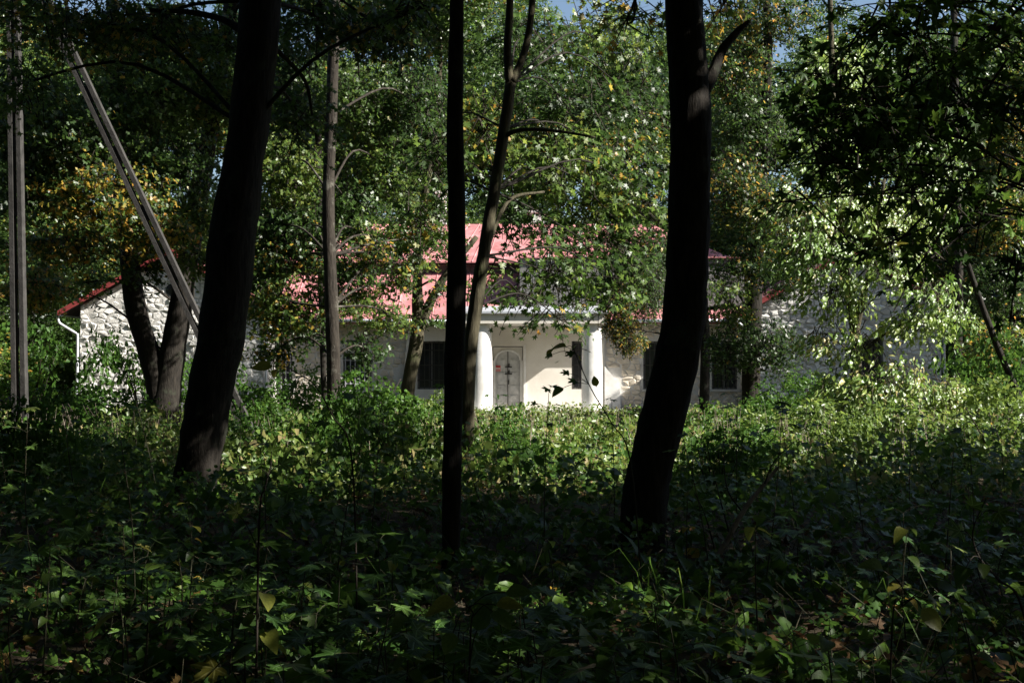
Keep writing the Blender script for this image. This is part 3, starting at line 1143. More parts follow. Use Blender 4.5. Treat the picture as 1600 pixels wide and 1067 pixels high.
def tree(name, label, rows, Y, group=None, mat='bark_dark', ground_=True, ns=12, cat='tree', top=None, crown=None):
    w = px_trunk(rows, Y)
    if ground_:
        w = to_ground(w)
    if top:
        # carry the trunk on above the frame
        a, b = w[-1].copy(), w[-2]
        d = (a - b)[:3] / np.linalg.norm((a - b)[:3])
        z = a[2]
        while z < top:
            d = d * .8 + np.array([0, 0, .2]) + RNG.normal(0, .03, 3)
            d /= np.linalg.norm(d)
            a = a.copy()
            a[:3] += d * 1.4
            a[3] *= .86
            z = a[2]
            w = np.vstack([w, a])
    root = thing(name, (w[0, 0], w[0, 1], 0), label, cat, group)
    tree_trunk(root, w, ns, mat, n=max(24, 4 * len(w)))
    if crown:
        e = w[-1]
        high_crown(root, e[0], e[1], e[2] + crown[3], crown[1], crown[2], crown[0], RNG.uniform(0, 6))
    return root, w


def limb(root, rows, Y0, Y1, mat='bark_dark', name='limb'):
    out = []
    n = len(rows)
    for i, (px, py, w) in enumerate(rows):
        Y = Y0 + (Y1 - Y0) * i / (n - 1)
        p = at(px, py, Y)
        out.append([p[0], p[1], p[2], w / F * Y / 2])
    return tree_trunk(root, np.array(out), 8, mat, name, n=18)


# --- big leaning trunk on the left
t1, w1 = tree('maple_tree', 'thick dark leaning trunk in front of the left stone gable', [(300, 780, 72), (315, 690, 68), (331, 600, 69), (349, 500, 72), (366, 350, 70), (388, 200, 62), (408, 0, 64)], 15.0,
              ns=20, top=13, crown=('s', 1.0, 1.0, 1.0))
limb(t1, [(382, 52, 13), (350, 32, 11), (300, 20, 9), (235, 16, 6)], 15, 15.6)
limb(t1, [(410, 60, 9), (450, 95, 7), (478, 130, 6), (488, 180, 4)], 15, 16)
clusters_to_leaves(t1, [(90, 30, 130, 45, 16), (240, 35, 110, 45, 16), (360, 60, 50, 50, 17), (500, 30, 80, 45, 16.5), (600, 50, 70, 50, 16), (470, 180, 50, 60, 18), (640, 20, 50, 30, 15), (40, 130, 50, 50, 17)], .13, 1.0, TPL_LO, 'maple_leaves', .05, w1)

# --- slim dark trunk in the centre
t2, w2 = tree('maple_tree', 'slim straight dark trunk nearest the camera, left of the porch', [(704, 890, 30), (706, 760, 30), (708, 640, 30), (712, 500, 31), (714, 350, 28), (711, 200, 26), (714, 0, 22)], 10.2,
              ns=14, top=11, crown=('s', .8, .8, 1.0))
# --- mid trunk with a fork
t3, w3 = tree('maple_tree', 'slender grey trunk forking near the top, just right of the slim dark trunk', [(728, 760, 25), (730, 640, 23), (733, 560, 22), (743, 480, 22), (755, 400, 20), (772, 300, 19), (788, 200, 18), (798, 130, 17)], 17.0,
              mat='bark_green', ns=12)
limb(t3, [(797, 135, 16), (793, 80, 13), (796, 20, 12), (800, -60, 10)], 17, 17, 'bark_green')
limb(t3, [(799, 128, 15), (815, 95, 12), (828, 40, 11), (836, -60, 10)], 17, 17.2, 'bark_green')
limb(t3, [(784, 215, 9), (815, 203, 6), (870, 205, 5), (930, 215, 3)], 17, 16.6, 'bark_green')
limb(t3, [(752, 420, 8), (775, 350, 7), (800, 310, 6), (850, 300, 4)], 17, 18, 'bark_green')
high_crown(t3, w3[-1, 0] + .5, 17, 12.5, .75, .8, 's', 2.0)
clusters_to_leaves(t3, [(860, 425, 75, 45, 19), (925, 385, 85, 50, 19.5), (815, 465, 40, 22, 18.5), (870, 495, 48, 16, 18.5), (900, 330, 95, 50, 20), (985, 370, 55, 45, 20),
                        (870, 255, 95, 55, 19), (960, 265, 80, 60, 20), (885, 165, 100, 60, 20), (985, 150, 60, 90, 21), (660, 340, 45, 40, 18.5), (820, 60, 90, 60, 20), (930, 60, 90, 60, 21),
                        (750, 450, 25, 30, 19), (950, 455, 70, 28, 20), (1010, 330, 40, 50, 20), (680, 250, 50, 60, 19), (760, 200, 40, 60, 19.5), (800, 330, 50, 45, 19)],
                   .15, .72, TPL_LO, 'maple_leaves', .035, w3, 'bark_dark', branch_r=.016, rise=.1)

# --- big trunk on the right
t4, w4 = tree('maple_tree', 'thick dark trunk bending at its foot, right of the white porch', [(1002, 850, 78), (1010, 760, 70), (1024, 700, 70), (1049, 600, 70), (1068, 500, 67), (1075, 400, 66), (1077, 300, 65), (1079, 200, 64), (1074, 100, 62), (1068, 0, 58)], 11.2,
              ns=20, top=12, crown=('s', .95, .9, 1.0))
limb(t4, [(1094, 150, 22), (1112, 120, 20), (1128, 80, 15), (1150, 52, 11), (1170, 34, 7)], 11.2, 11.4)
clusters_to_leaves(t4, [(1130, 0, 60, 30, 13), (985, 20, 60, 30, 13)], .125, .7, TPL_LO, 'maple_leaves', .12, w4)

high_crown(t2, 0, 5.5, 9.5, .8, .8, 's', 1.1)  # extra crowns added above the frame to shade the foreground
high_crown(t1, -5, 8, 9.5, .85, .8, 's', 2.2)
high_crown(t1, -6.5, 13, 11, .9, .9, 's', 3.1)
high_crown(t2, -1, 12, 11, .9, .8, 's', 4.3)
high_crown(t4, 4, 8, 9.5, .85, .8, 's', 5.2)
high_crown(t4, 5.5, 13.5, 11, .9, .9, 's', .4)
# --- rough trunk left of centre
t5, w5 = tree('maple_tree', 'lichen-spotted upright trunk before the two barred windows', [(521, 690, 25), (521, 640, 22), (521, 560, 21), (518, 480, 21), (515, 400, 20), (513, 300, 19), (518, 180, 18), (521, 80, 17), (524, 0, 15)], 25.2,
              mat='bark_grey', top=14, crown=('a', .8, .7, .5))
clusters_to_leaves(t5, [(450, 260, 60, 70, 27), (470, 405, 75, 32, 27), (445, 480, 70, 50, 26.5), (545, 425, 50, 30, 26.5), (432, 545, 32, 24, 26), (572, 545, 26, 24, 26), (605, 490, 24, 20, 26), (545, 320, 60, 40, 27.5),
                        (600, 260, 60, 70, 28), (560, 150, 80, 70, 28), (470, 120, 60, 80, 29), (655, 170, 60, 80, 28), (430, 350, 45, 40, 27), (490, 520, 20, 14, 26), (580, 395, 30, 18, 26), (560, 362, 50, 14, 27), (650, 372, 40, 16, 27), (470, 350, 50, 20, 27), (560, 460, 36, 14, 27), (395, 440, 40, 40, 27), (650, 420, 22, 14, 27), (500, 365, 60, 16, 27), (600, 372, 45, 14, 27), (620, 440, 20, 14, 27), (540, 480, 40, 18, 26.5)],
                   .125, 1.15, TPL_FAR, 'maple_leaves', .05, w5, 'bark_grey')
t5b, w5b = tree('maple_tree', 'thin bare dark stem beside the lichen-spotted trunk', [(512, 690, 9), (506, 600, 9), (500, 400, 9), (497, 220, 10), (497, 100, 9), (498, 0, 8)], 30.0, mat='bark_dark', top=11, crown=('c', .5, .5, .4))

# --- twin trunk before the left gable
t6, w6 = tree('linden_tree', 'dark twin-stemmed tree spreading in a V before the stone gable', [(256, 690, 58), (257, 640, 48), (268, 560, 41), (282, 480, 36), (295, 400, 32), (312, 300, 29), (331, 190, 26), (350, 70, 23), (362, 0, 22)], 31.0,
              mat='bark_dark', top=15, crown=('b', .9, .8, .5), ns=14)
limb(t6, [(250, 650, 38), (243, 590, 34), (226, 530, 33), (212, 480, 33), (204, 420, 31), (198, 340, 30), (190, 220, 26), (180, 80, 22), (170, -80, 16)], 31, 30.5, name='trunk')
clusters_to_leaves(t6, [(110, 200, 110, 70, 28), (220, 150, 100, 70, 29), (160, 300, 110, 55, 28), (265, 260, 70, 60, 29), (50, 280, 60, 70, 28), (330, 140, 60, 80, 30), (110, 380, 80, 30, 29), (245, 365, 60, 42, 28.5),
                        (310, 408, 36, 22, 29), (225, 418, 32, 18, 29), (140, 440, 22, 18, 30), (60, 440, 50, 50, 31), (300, 340, 40, 50, 30), (20, 180, 50, 60, 28), (180, 60, 120, 40, 29), (290, 60, 60, 50, 29)],
                   .15, 1.2, TPL_FAR, 'maple_leaves', .12, w6, 'bark_grey')

high_crown(t5, w5[0, 0] + .5, 27.5, 12.6, .85, .65, 'a', 1.0)  # extra crown added above the frame to darken the trees at left
# --- small forked tree left of the porch
t7, w7 = tree('ash_tree', 'small pale forked tree left of the porch', [(628, 680, 26), (632, 650, 24), (640, 590, 21), (652, 520, 21), (652, 450, 16), (655, 380, 14), (665, 300, 12), (680, 200, 10)], 30.0,
              mat='bark_green', top=10, crown=('c', .55, .5, .3))
limb(t7, [(653, 520, 17), (668, 482, 15), (690, 440, 12), (712, 410, 10), (745, 370, 8)], 30, 30, 'bark_green')
clusters_to_leaves(t7, [(650, 365, 40, 26, 29), (625, 400, 32, 24, 29), (690, 330, 40, 20, 30), (700, 390, 30, 14, 29.5), (610, 440, 25, 12, 29), (690, 455, 20, 16, 29.5), (620, 500, 26, 14, 29), (670, 500, 28, 10, 29.5)], .12, .8, TPL_FAR, 'maple_leaves', .05, w7, 'bark_green')

high_crown(t7, w7[0, 0] + 1.0, 29.5, 12.8, .9, .65, 'b', 2.0)  # another unseen crown added overhead, shading the left of the clearing
# --- trunk right of the big right trunk
t8, w8 = tree('elm_tree', 'dark upright trunk between the thick right trunk and the sunlit tree', [(1171, 690, 32), (1172, 640, 29), (1174, 560, 28), (1176, 500, 28), (1180, 420, 24), (1188, 320, 19), (1196, 200, 16), (1200, 60, 14)], 33.0,
              mat='bark_dark', top=13, crown=('c', .7, .6, .4))
limb(t8, [(1168, 492, 9), (1145, 478, 8), (1110, 482, 6), (1080, 486, 4)], 33, 32.5)
clusters_to_leaves(t8, [(1205, 330, 60, 60, 32), (1150, 290, 50, 70, 32), (1180, 190, 80, 70, 33), (1230, 430, 45, 40, 31.5), (1140, 455, 30, 28, 31.5), (1205, 540, 50, 45, 32), (1140, 540, 35, 50, 32.5), (1150, 110, 60, 60, 33), (1200, 30, 80, 40, 33), (1135, 420, 26, 20, 32), (1150, 490, 30, 20, 32), (1180, 400, 40, 40, 32)],
                   .12, .85, TPL_FAR, 'maple_leaves', .05, w8)

# --- weeping small-leaved tree in front of the hall, right of the porch
t8b, w8b = tree('birch_tree', 'weeping small-leaved tree hanging before the wall right of the porch', [(1100, 660, 17), (1101, 600, 16), (1102, 540, 15), (1098, 450, 12), (1080, 380, 9), (1050, 330, 6)], 36.0, mat='bark_dark')
clusters_to_leaves(t8b, [(985, 400, 45, 40, 35), (975, 470, 40, 50, 35), (1015, 450, 30, 60, 35), (950, 440, 30, 30, 35), (985, 530, 28, 25, 35), (1035, 400, 30, 40, 35.5), (960, 510, 22, 25, 35)], .065, .55, QUAD, 'maple_leaves', .12, w8b, droop=1.2)

# --- sunlit young tree at the right
t9, w9 = tree('maple_tree', 'young sunlit tree with sun-brightened leaves at the right', [(1341, 705, 17), (1339, 620, 17), (1337, 560, 17), (1335, 500, 17), (1326, 450, 16), (1316, 400, 15), (1307, 300, 12), (1301, 150, 10), (1297, 0, 8)], 26.0,
              mat='bark_green', top=10.5)
limb(t9, [(1337, 515, 13), (1347, 470, 11), (1358, 425, 10), (1368, 360, 8), (1382, 280, 5)], 26, 25.6, 'bark_green')
clusters_to_leaves(t9, [(1265, 385, 60, 45, 25.5), (1300, 455, 55, 38, 25.5), (1395, 405, 50, 40, 25), (1425, 500, 45, 30, 25), (1455, 455, 45, 28, 25), (1490, 490, 30, 25, 25), (1390, 590, 70, 32, 24.5), (1330, 605, 60, 38, 25),
                        (1440, 610, 55, 30, 25), (1400, 660, 85, 38, 24.5), (1250, 330, 60, 45, 26), (1340, 310, 55, 50, 26), (1420, 340, 55, 40, 26), (1285, 240, 50, 50, 26.5), (1350, 540, 20, 30, 25), (1285, 530, 40, 20, 25.5), (1450, 250, 60, 60, 27), (1300, 110, 50, 60, 27), (1490, 610, 15, 20, 25),
                        (1310, 660, 50, 25, 25)],
                   .15, .75, TPL_LANCE, 'sunlit_leaves', .10, w9, 'bark_green', .02, droop=.6, jit=.55, bias=(.5, -.6, .45), hang=.9)

# --- leaning dead pole of a tree, thin upright trunk at the right
t10, w10 = tree('dead_tree', 'dead leaning bare trunk slanting down at the far right', [(1606, 655, 11), (1595, 625, 10), (1560, 545, 10), (1530, 465, 9), (1508, 400, 8), (1490, 340, 6)], 29.0, mat='bark_dark', cat='dead tree')
t11, w11 = tree('maple_tree', 'thin upright dark trunk beside the leaning dead trunk', [(1497, 650, 15), (1496, 600, 14), (1497, 480, 14), (1498, 380, 13), (1494, 250, 12), (1490, 0, 11)], 40.5, top=16.5, crown=('a', .85, .7, 1.2))
clusters_to_leaves(t11, [(1560, 440, 50, 60, 34), (1570, 330, 50, 60, 34), (1560, 540, 50, 50, 35), (1500, 200, 60, 60, 34), (1580, 200, 50, 60, 34)], .13, .9, TPL_FAR, 'maple_leaves', .08, w11)

# --- near maple reaching in from the right: trunk just outside the frame
t12, w12 = tree('maple_tree', 'near maple whose dark leafy boughs hang in from the right edge', [(1790, 900, 60), (1785, 700, 54), (1775, 450, 50), (1760, 200, 46), (1750, -60, 40)], 9.0, ns=16, top=9, crown=('s', .75, .8, 1.2))
limb(t12, [(1765, 300, 26), (1690, 215, 18), (1600, 178, 13), (1500, 162, 10), (1410, 168, 7), (1330, 150, 4)], 9.0, 8.2)
limb(t12, [(1757, 150, 24), (1680, 90, 16), (1590, 50, 11), (1480, 40, 8), (1390, 60, 4)], 9.0, 8.4)
limb(t12, [(1700, 225, 14), (1630, 260, 11), (1560, 300, 8), (1480, 310, 6), (1400, 380, 3)], 8.9, 8.0)
clusters_to_leaves(t12, [(1305, 130, 55, 60, 8.2), (1375, 185, 80, 70, 8.2), (1460, 110, 90, 60, 8.4), (1555, 190, 55, 90, 8.4), (1300, 255, 50, 40, 8), (1420, 290, 80, 45, 8.1), (1530, 330, 70, 60, 8.1), (1400, 375, 38, 30, 8),
                         (1560, 60, 60, 50, 8.4), (1370, 55, 80, 40, 8.4), (1270, 310, 28, 24, 8), (1460, 400, 40, 16, 8), (1580, 420, 40, 40, 8.3), (1500, 10, 110, 36, 8.5), (1390, 5, 80, 26, 8.5), (1340, 190, 60, 70, 8.1), (1480, 190, 70, 60, 8.2)],
                   .125, .62, TPL_DROOP, 'shade_leaves', .03, w12, branch_r=.012, hang=.7)

# --- wood behind and beside the building
BACK = []
for i in range(13):
    BACK.append((-27 + i * 4.6 + RNG.uniform(-1, 1), 63 + RNG.uniform(0, 5), RNG.uniform(0, 2)))
for i in range(15):
    BACK.append((-36 + i * 5.2 + RNG.uniform(-1.5, 1.5), 74 + RNG.uniform(0, 8), RNG.uniform(2, 5)))
for i in range(15):
    BACK.append((-48 + i * 7.0 + RNG.uniform(-1.5, 1.5), 88 + RNG.uniform(0, 9), RNG.uniform(10, 15)))
BACK += [(-20.5, 44, -1), (-24, 50, 0), (-21, 56, -1), (-27, 40, 0), (-17.5, 36, -2), (20.5, 52, 0), (22.5, 58, 0), (25, 66, 0), (21, 62, -1), (-30, 60, 2)]
for i, (x, y, dz) in enumerate(BACK):
    side = y < 62
    lab = 'tall leafy tree in the wood behind the stone building'
    grp = 'trees of the wood behind the building'
    if side:
        lab = 'leafy woodland tree standing beyond the %s end of the building' % ('left' if x < 0 else 'right')
        grp = 'trees beyond the %s end of the building' % ('left' if x < 0 else 'right')
    if side and x < 0:
        ks = sorted(b[1] for b in BACK if b[1] < 62 and b[0] < 0)
        lab = ['nearest', 'second nearest', 'third nearest', 'fourth nearest', 'fifth nearest', 'farthest', 'farthest'][ks.index(y)] + ' ' + lab
    if side and x > 0:
        lab = ('nearer' if y < 55 else 'farther') + ' ' + lab
    root = thing('woodland_tree', (x, y, 0), lab, 'tree', grp)
    h = 15 + dz
    rows = np.array([[x, y, -.2, .26], [x + RNG.normal(0, .2), y, h * .3, .22], [x + RNG.normal(0, .4), y, h * .65, .15], [x + RNG.normal(0, .5), y, h, .06]])
    tree_trunk(root, rows, 8, 'bark_grey', n=12)
    kk = 'abc'[i % 3]
    high_crown(root, x, y, h * .9, RNG.uniform(.95, 1.2), RNG.uniform(.95, 1.15), kk, RNG.uniform(0, 6))
    k2 = 'abc'[(i + 1) % 3]
    high_crown(root, x + RNG.normal(0, .6), y + RNG.uniform(0, 1), 2.4, RNG.uniform(.8, 1.0), .55, 'abc'[(i + 2) % 3], RNG.uniform(0, 6))
    high_crown(root, x + RNG.normal(0, .5), y - .5, h * .45, RNG.uniform(.85, 1.05), RNG.uniform(.8, 1.0), k2, RNG.uniform(0, 6))


# --- unseen wood added around the camera (outside the frame) to shade the foreground
def surrounding(seed=5):
    global RNG
    keep, RNG = RNG, np.random.default_rng(seed)
    spots = [(8, 3.5, 8), (12.5, 8, 9), (9.5, 10.5, 9), (14, .5, 10), (18, 5, 11), (20, -3, 12), (12, -5, 9), (24, 3, 13), (17, 11, 10), (7, -3, 9), (28, -3, 13), (23, 9, 12),
             (2, -5, 10), (-4, -3, 10), (-8, 3, 10), (-9, -6, 10), (-12, 9, 10), (-10, 15, 10), (-14, 20, 11), (-16, 27, 11), (4, -12, 11), (-5, -13, 11), (13, -13, 12),
             (20.5, 45.7, 6.5), (23.5, 45.0, 10), (27, 44.2, 12.5), (30, 43.5, 15), (-20, 14, 11),
             (-3, -1.5, 5), (3, -2.5, 5), (0, -4, 5), (-7, -2, 5), (7, -1, 5.5), (-10, 4.5, 6), (0, -8, 6), (-6, -9, 6), (6, -8, 6), (-13, 0, 6), (-12, 12, 6), (10.5, 12, 5.5), (9.5, 6.5, 7.5)]
    parts, mb = [], MB()
    for (x, y, z) in spots:
        mb.tube(spline([(x, y, -.2), (x + RNG.normal(0, .2), y, z * .5), (x + RNG.normal(0, .3), y, z + 2)], 8), np.linspace(.25, .1, 8), 8)
        right = x > 5 and -8 < y < 15
        for k in range(10 if right else 12):
            d = RNG.normal(0, 1, 3)
            d /= np.linalg.norm(d)
            c = np.array([x, y, z]) + d * np.array([3.2, 3.2, 3.4]) * RNG.random() ** .4
            rr = 1.3 if right else 1.6
            P, N, S, sp, tw = spray(c, np.array([rr, rr, rr * .7]), 520 if right else 430, .25)
            parts.append(leaves_arrays(QUAD, P, N, S, tints(len(P), .08), sp))
    V, T, A_ = pack(parts)
    o = link('shading_wood', tri_mesh('shading_wood', V, T, A_), 'maple_leaves', kind='stuff', label='unseen leafy wood added around the viewpoint and beyond the frame for shade')
    link('trunks', mesh_from('trunks', np.concatenate(mb.V), mb.F, True), 'bark_dark', o, kind='stuff')
    # unseen trunkless crowns added round the viewpoint to block skylight
    far = []
    for k in range(30):                                   # ring, open towards the view
        a = R(115) + R(310) * k / 29
        rr = RNG.uniform(34, 44)
        x, y = rr * math.cos(a - R(0)), rr * math.sin(a)
        if y > 12 and abs(x) < .55 * y + 6:
            continue
        if x > 0:
            x += 14
        far += [(x, y, 2.6, 1.15, .6), (x + 1, y + 1, 7.5, 1.15, 1.0), (x, y, 13, 1.1, 1.0)]
    for k in range(14):                                   # nearer added crowns behind and to the left
        a = R(140) + R(170) * k / 13
        rr = RNG.uniform(15, 21)
        far += [(rr * math.cos(a), rr * math.sin(a), 2.4, .9, .55), (rr * math.cos(a) + 1, rr * math.sin(a), 7, 1.0, .9)]
    far += [(14, 12, 2.2, .8, .5), (17, 8, 2.4, .9, .55), (19, 3, 2.4, .9, .55), (16, -4, 2.4, .9, .55), (27, 20, 2.4, 1, .55), (29, 27, 2.4, 1, .55), (31, 34, 2.6, 1, .6),
            (-15, 14, 2.2, .8, .5), (-17, 20, 2.4, .9, .55), (-19, 27, 2.4, .9, .55), (-2, -1, 9.5, .9, .8), (-4, -7, 9.5, .9, .8), (3, -6, 9.5, .9, .8), (2.5, 2.5, 9.5, .8, .8), (-1.5, 2, 9.5, .8, .8), (5, -1, 9, .8, .8), (-6, 3, 9, .8, .8)]
    for q, (x, y, z, sx, sz) in enumerate(far):
        c = link('crown', CROWNS['s' if q % 2 else 'b'], None, o, kind='stuff')
        c.location, c.scale, c.rotation_euler = (x, y, z), (sx, sx, sz), (0, 0, q * 1.7)
    RNG = keep


surrounding()


# ================================================================== UNDERGROWTH
def scatter_cover():
    parts, n = [], 0
    # shaded broad-leaved cover from the camera to the clearing
    N0 = 36000
    Y = 3.8 + (22 - 3.8) * RNG.random(N0) ** 1.1
    X = RNG.uniform(-.46, .46, N0) * Y
    hmax = .42 + .28 * np.sin(X * 1.1 + 2) * np.cos(Y * .8) + .2 * np.sin(X * 2.7 + Y * 1.7)
    hmax = np.clip(hmax, .12, .9) * np.clip((Y - 2.5) / 13, .3, 1.25)
    Z = hmax * RNG.random(N0) ** .55
    gap = np.sin(X * 1.7 + 5) * np.sin(Y * 1.3 + X * .6) + .5 * np.sin(X * 3.1 - Y * 2.2)
    Z *= np.where((gap > .45) & (Y < 11), .35, 1.0)
    P = np.stack([X, Y, Z], 1)
    Nn = np.array([.2, -.35, .85]) + RNG.normal(0, .55, (N0, 3))
    S = np.clip(RNG.lognormal(-2.45, .45, N0), .035, .21)
    half = N0 // 2
    t = tints(N0, .05)
    parts.append(leaves_arrays(TPL_LO, P[:half], Nn[:half], S[:half], t[:half]))
    parts.append(leaves_arrays(TPL_OVAL, P[half:], Nn[half:], S[half:] * 1.0, t[half:]))
    V, T, A_ = pack(parts)
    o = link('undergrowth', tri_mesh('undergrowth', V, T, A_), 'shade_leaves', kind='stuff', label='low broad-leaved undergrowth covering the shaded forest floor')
    # brown litter on the soil and scattered grass blades
    k = 9000
    Y = 3.6 + 16 * RNG.random(k)
    X = RNG.uniform(-.46, .46, k) * Y
    Pq = np.stack([X, Y, RNG.uniform(.03, .09, k)], 1)
    V, T, A_ = leaves_arrays(TPL_FAR, Pq, np.array([0, 0, 1.0]) + RNG.normal(0, .4, (k, 3)), RNG.uniform(.06, .13, k), RNG.uniform(0, 1, k))
    link('litter', tri_mesh('litter', V, T, A_), 'litter_leaves', o, kind='stuff')
    k = 420
    c0 = RNG.random(90)
    cy = 4 + 14 * c0[RNG.integers(0, 90, k)]
    cx = (np.sin(cy * 37.7) * .44) * cy
    bx_ = cx + RNG.normal(0, .13, k); by_ = cy + RNG.normal(0, .13, k)
    ln = RNG.uniform(.18, .5, k); a = RNG.uniform(0, 6.28, k)
    dx, dy = np.cos(a), np.sin(a)
    z0 = np.zeros(k)
    w_ = .0045
    pts = []
    for f, h, ww in ((0, 0, 1), (.35, .6, .9), (.9, .95, .5), (1.5, .8, 0)):
        for sg_ in ((-1, 1) if ww else (0,)):
            pts.append(np.stack([bx_ + dx * ln * f * .5 - dy * w_ * ww * sg_, by_ + dy * ln * f * .5 + dx * w_ * ww * sg_, ln * h], 1))
    V = np.stack(pts, 1)
    Tg = np.array([(0, 1, 3), (0, 3, 2), (2, 3, 5), (2, 5, 4), (4, 5, 6)])[None] + (np.arange(k) * 7)[:, None, None]
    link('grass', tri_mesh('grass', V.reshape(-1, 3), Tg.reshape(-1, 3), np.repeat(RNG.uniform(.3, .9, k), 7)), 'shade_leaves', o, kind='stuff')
    # thin stems
    k = 1300
    Y = 4.2 + 17 * RNG.random(k)
    X = RNG.uniform(-.46, .46, k) * Y
    h = RNG.uniform(.15, .5, k)
    b = np.stack([X, Y, np.zeros(k) - .05], 1)
    ln = RNG.normal(0, .12, (k, 2, 3))
    tw = np.stack([b, b + np.stack([ln[:, 0, 0], ln[:, 0, 1], h * .5], 1), b + np.stack([ln[:, 1, 0] * 1.6, ln[:, 1, 1] * 1.6, h], 1)], 1)
    vt, tt = twig_arrays(tw, .0035)
    link('stems', tri_mesh('stems', vt, tt), 'stem', o, kind='stuff')
    # clearing: grass, nettles and small leaves in the sun
    N1 = 90000
    Y = 15 + (46.5 - 15) * RNG.random(N1) ** 1.0
    X = RNG.uniform(-.45, .47, N1) * Y
    hm = .42 + .25 * np.sin(X * .9) * np.cos(Y * .55 + 1) + .2 * np.sin(X * 2.3 + Y) + .22 * np.sin(X * 4.1 - Y * 1.3) * np.sin(Y * 2.3 + X)
    hm = hm + .45 * np.clip(np.sin(X * 1.31 + 2.2) * np.sin(Y * .83 + .7 * X) - .55, 0, 1) * 2
    Z = np.clip(hm, .08, 1.15) * np.clip(1.25 - (Y - 17) / 26, .55, 1.0) * RNG.random(N1) ** .7
    P = np.stack([X, Y, Z], 1)
    blade = RNG.random(N1) < .35
    Nn = np.array([.45, -.4, .6]) + RNG.normal(0, .65, (N1, 3))
    Nn[blade] = RNG.normal(0, 1, (blade.sum(), 3)) * np.array([1, 1, .25])
    S = RNG.uniform(.05, .12, N1)
    S[blade] *= 1.3
    t = tints(N1, .0)
    t[blade] = np.clip(t[blade] + .25, 0, 1)
    t[~blade] *= .95
    V, T, A_ = leaves_arrays(QUAD, P, Nn, S, t)
    o = link('clearing_weeds', tri_mesh('clearing_weeds', V, T, A_), 'meadow_lit_leaves', kind='stuff', label='mass of grass and weeds filling the clearing before the building')
    k = 3500
    Y = 18 + 26 * RNG.random(k)
    X = RNG.uniform(-.45, .47, k) * Y
    h = RNG.uniform(.3, 1.0, k) * np.clip(1.25 - (Y - 17) / 22, .45, 1.0)
    b = np.stack([X, Y, np.zeros(k)], 1)
    ln = RNG.normal(0, .1, (k, 3))
    ln[:, 2] = h
    tw = np.stack([b, b + ln * .5, b + ln + RNG.normal(0, .06, (k, 3))], 1)
    vt, tt = twig_arrays(tw, .007)
    link('stalks', tri_mesh('stalks', vt, tt), 'dead_wood', o, kind='stuff')


scatter_cover()

# --- shrubs
BUSH = []
for k in range(4):
    parts = []
    for j in range(9):
        c = RNG.normal(0, 1, 3) * np.array([.42, .42, .22]) + np.array([0, 0, .55])
        P, N, S, sp, tw = spray(c, np.array([.34, .34, .28]), 210, .085, per=7)
        P[:, 2] = np.abs(P[:, 2])
        parts.append(leaves_arrays(QUAD, P, N, S, np.clip(RNG.uniform(0, .3) + RNG.uniform(0, .5, len(P)), 0, .98), sp))
    me = tri_mesh('foliage', *pack(parts))
    stm = MB()
    for j in range(9):
        a = RNG.uniform(0, 6.28)
        e = np.array([.5 * math.cos(a), .5 * math.sin(a), RNG.uniform(.6, .95)])
        stm.tube(spline([(0, 0, -.1), e * .5 + RNG.normal(0, .05, 3), e], 7), np.linspace(.018, .006, 7), 5)
    ms = mesh_from('stems', np.concatenate(stm.V), stm.F, True)
    ms.materials.append(MATS['twig'])
    BUSH.append((me, ms))

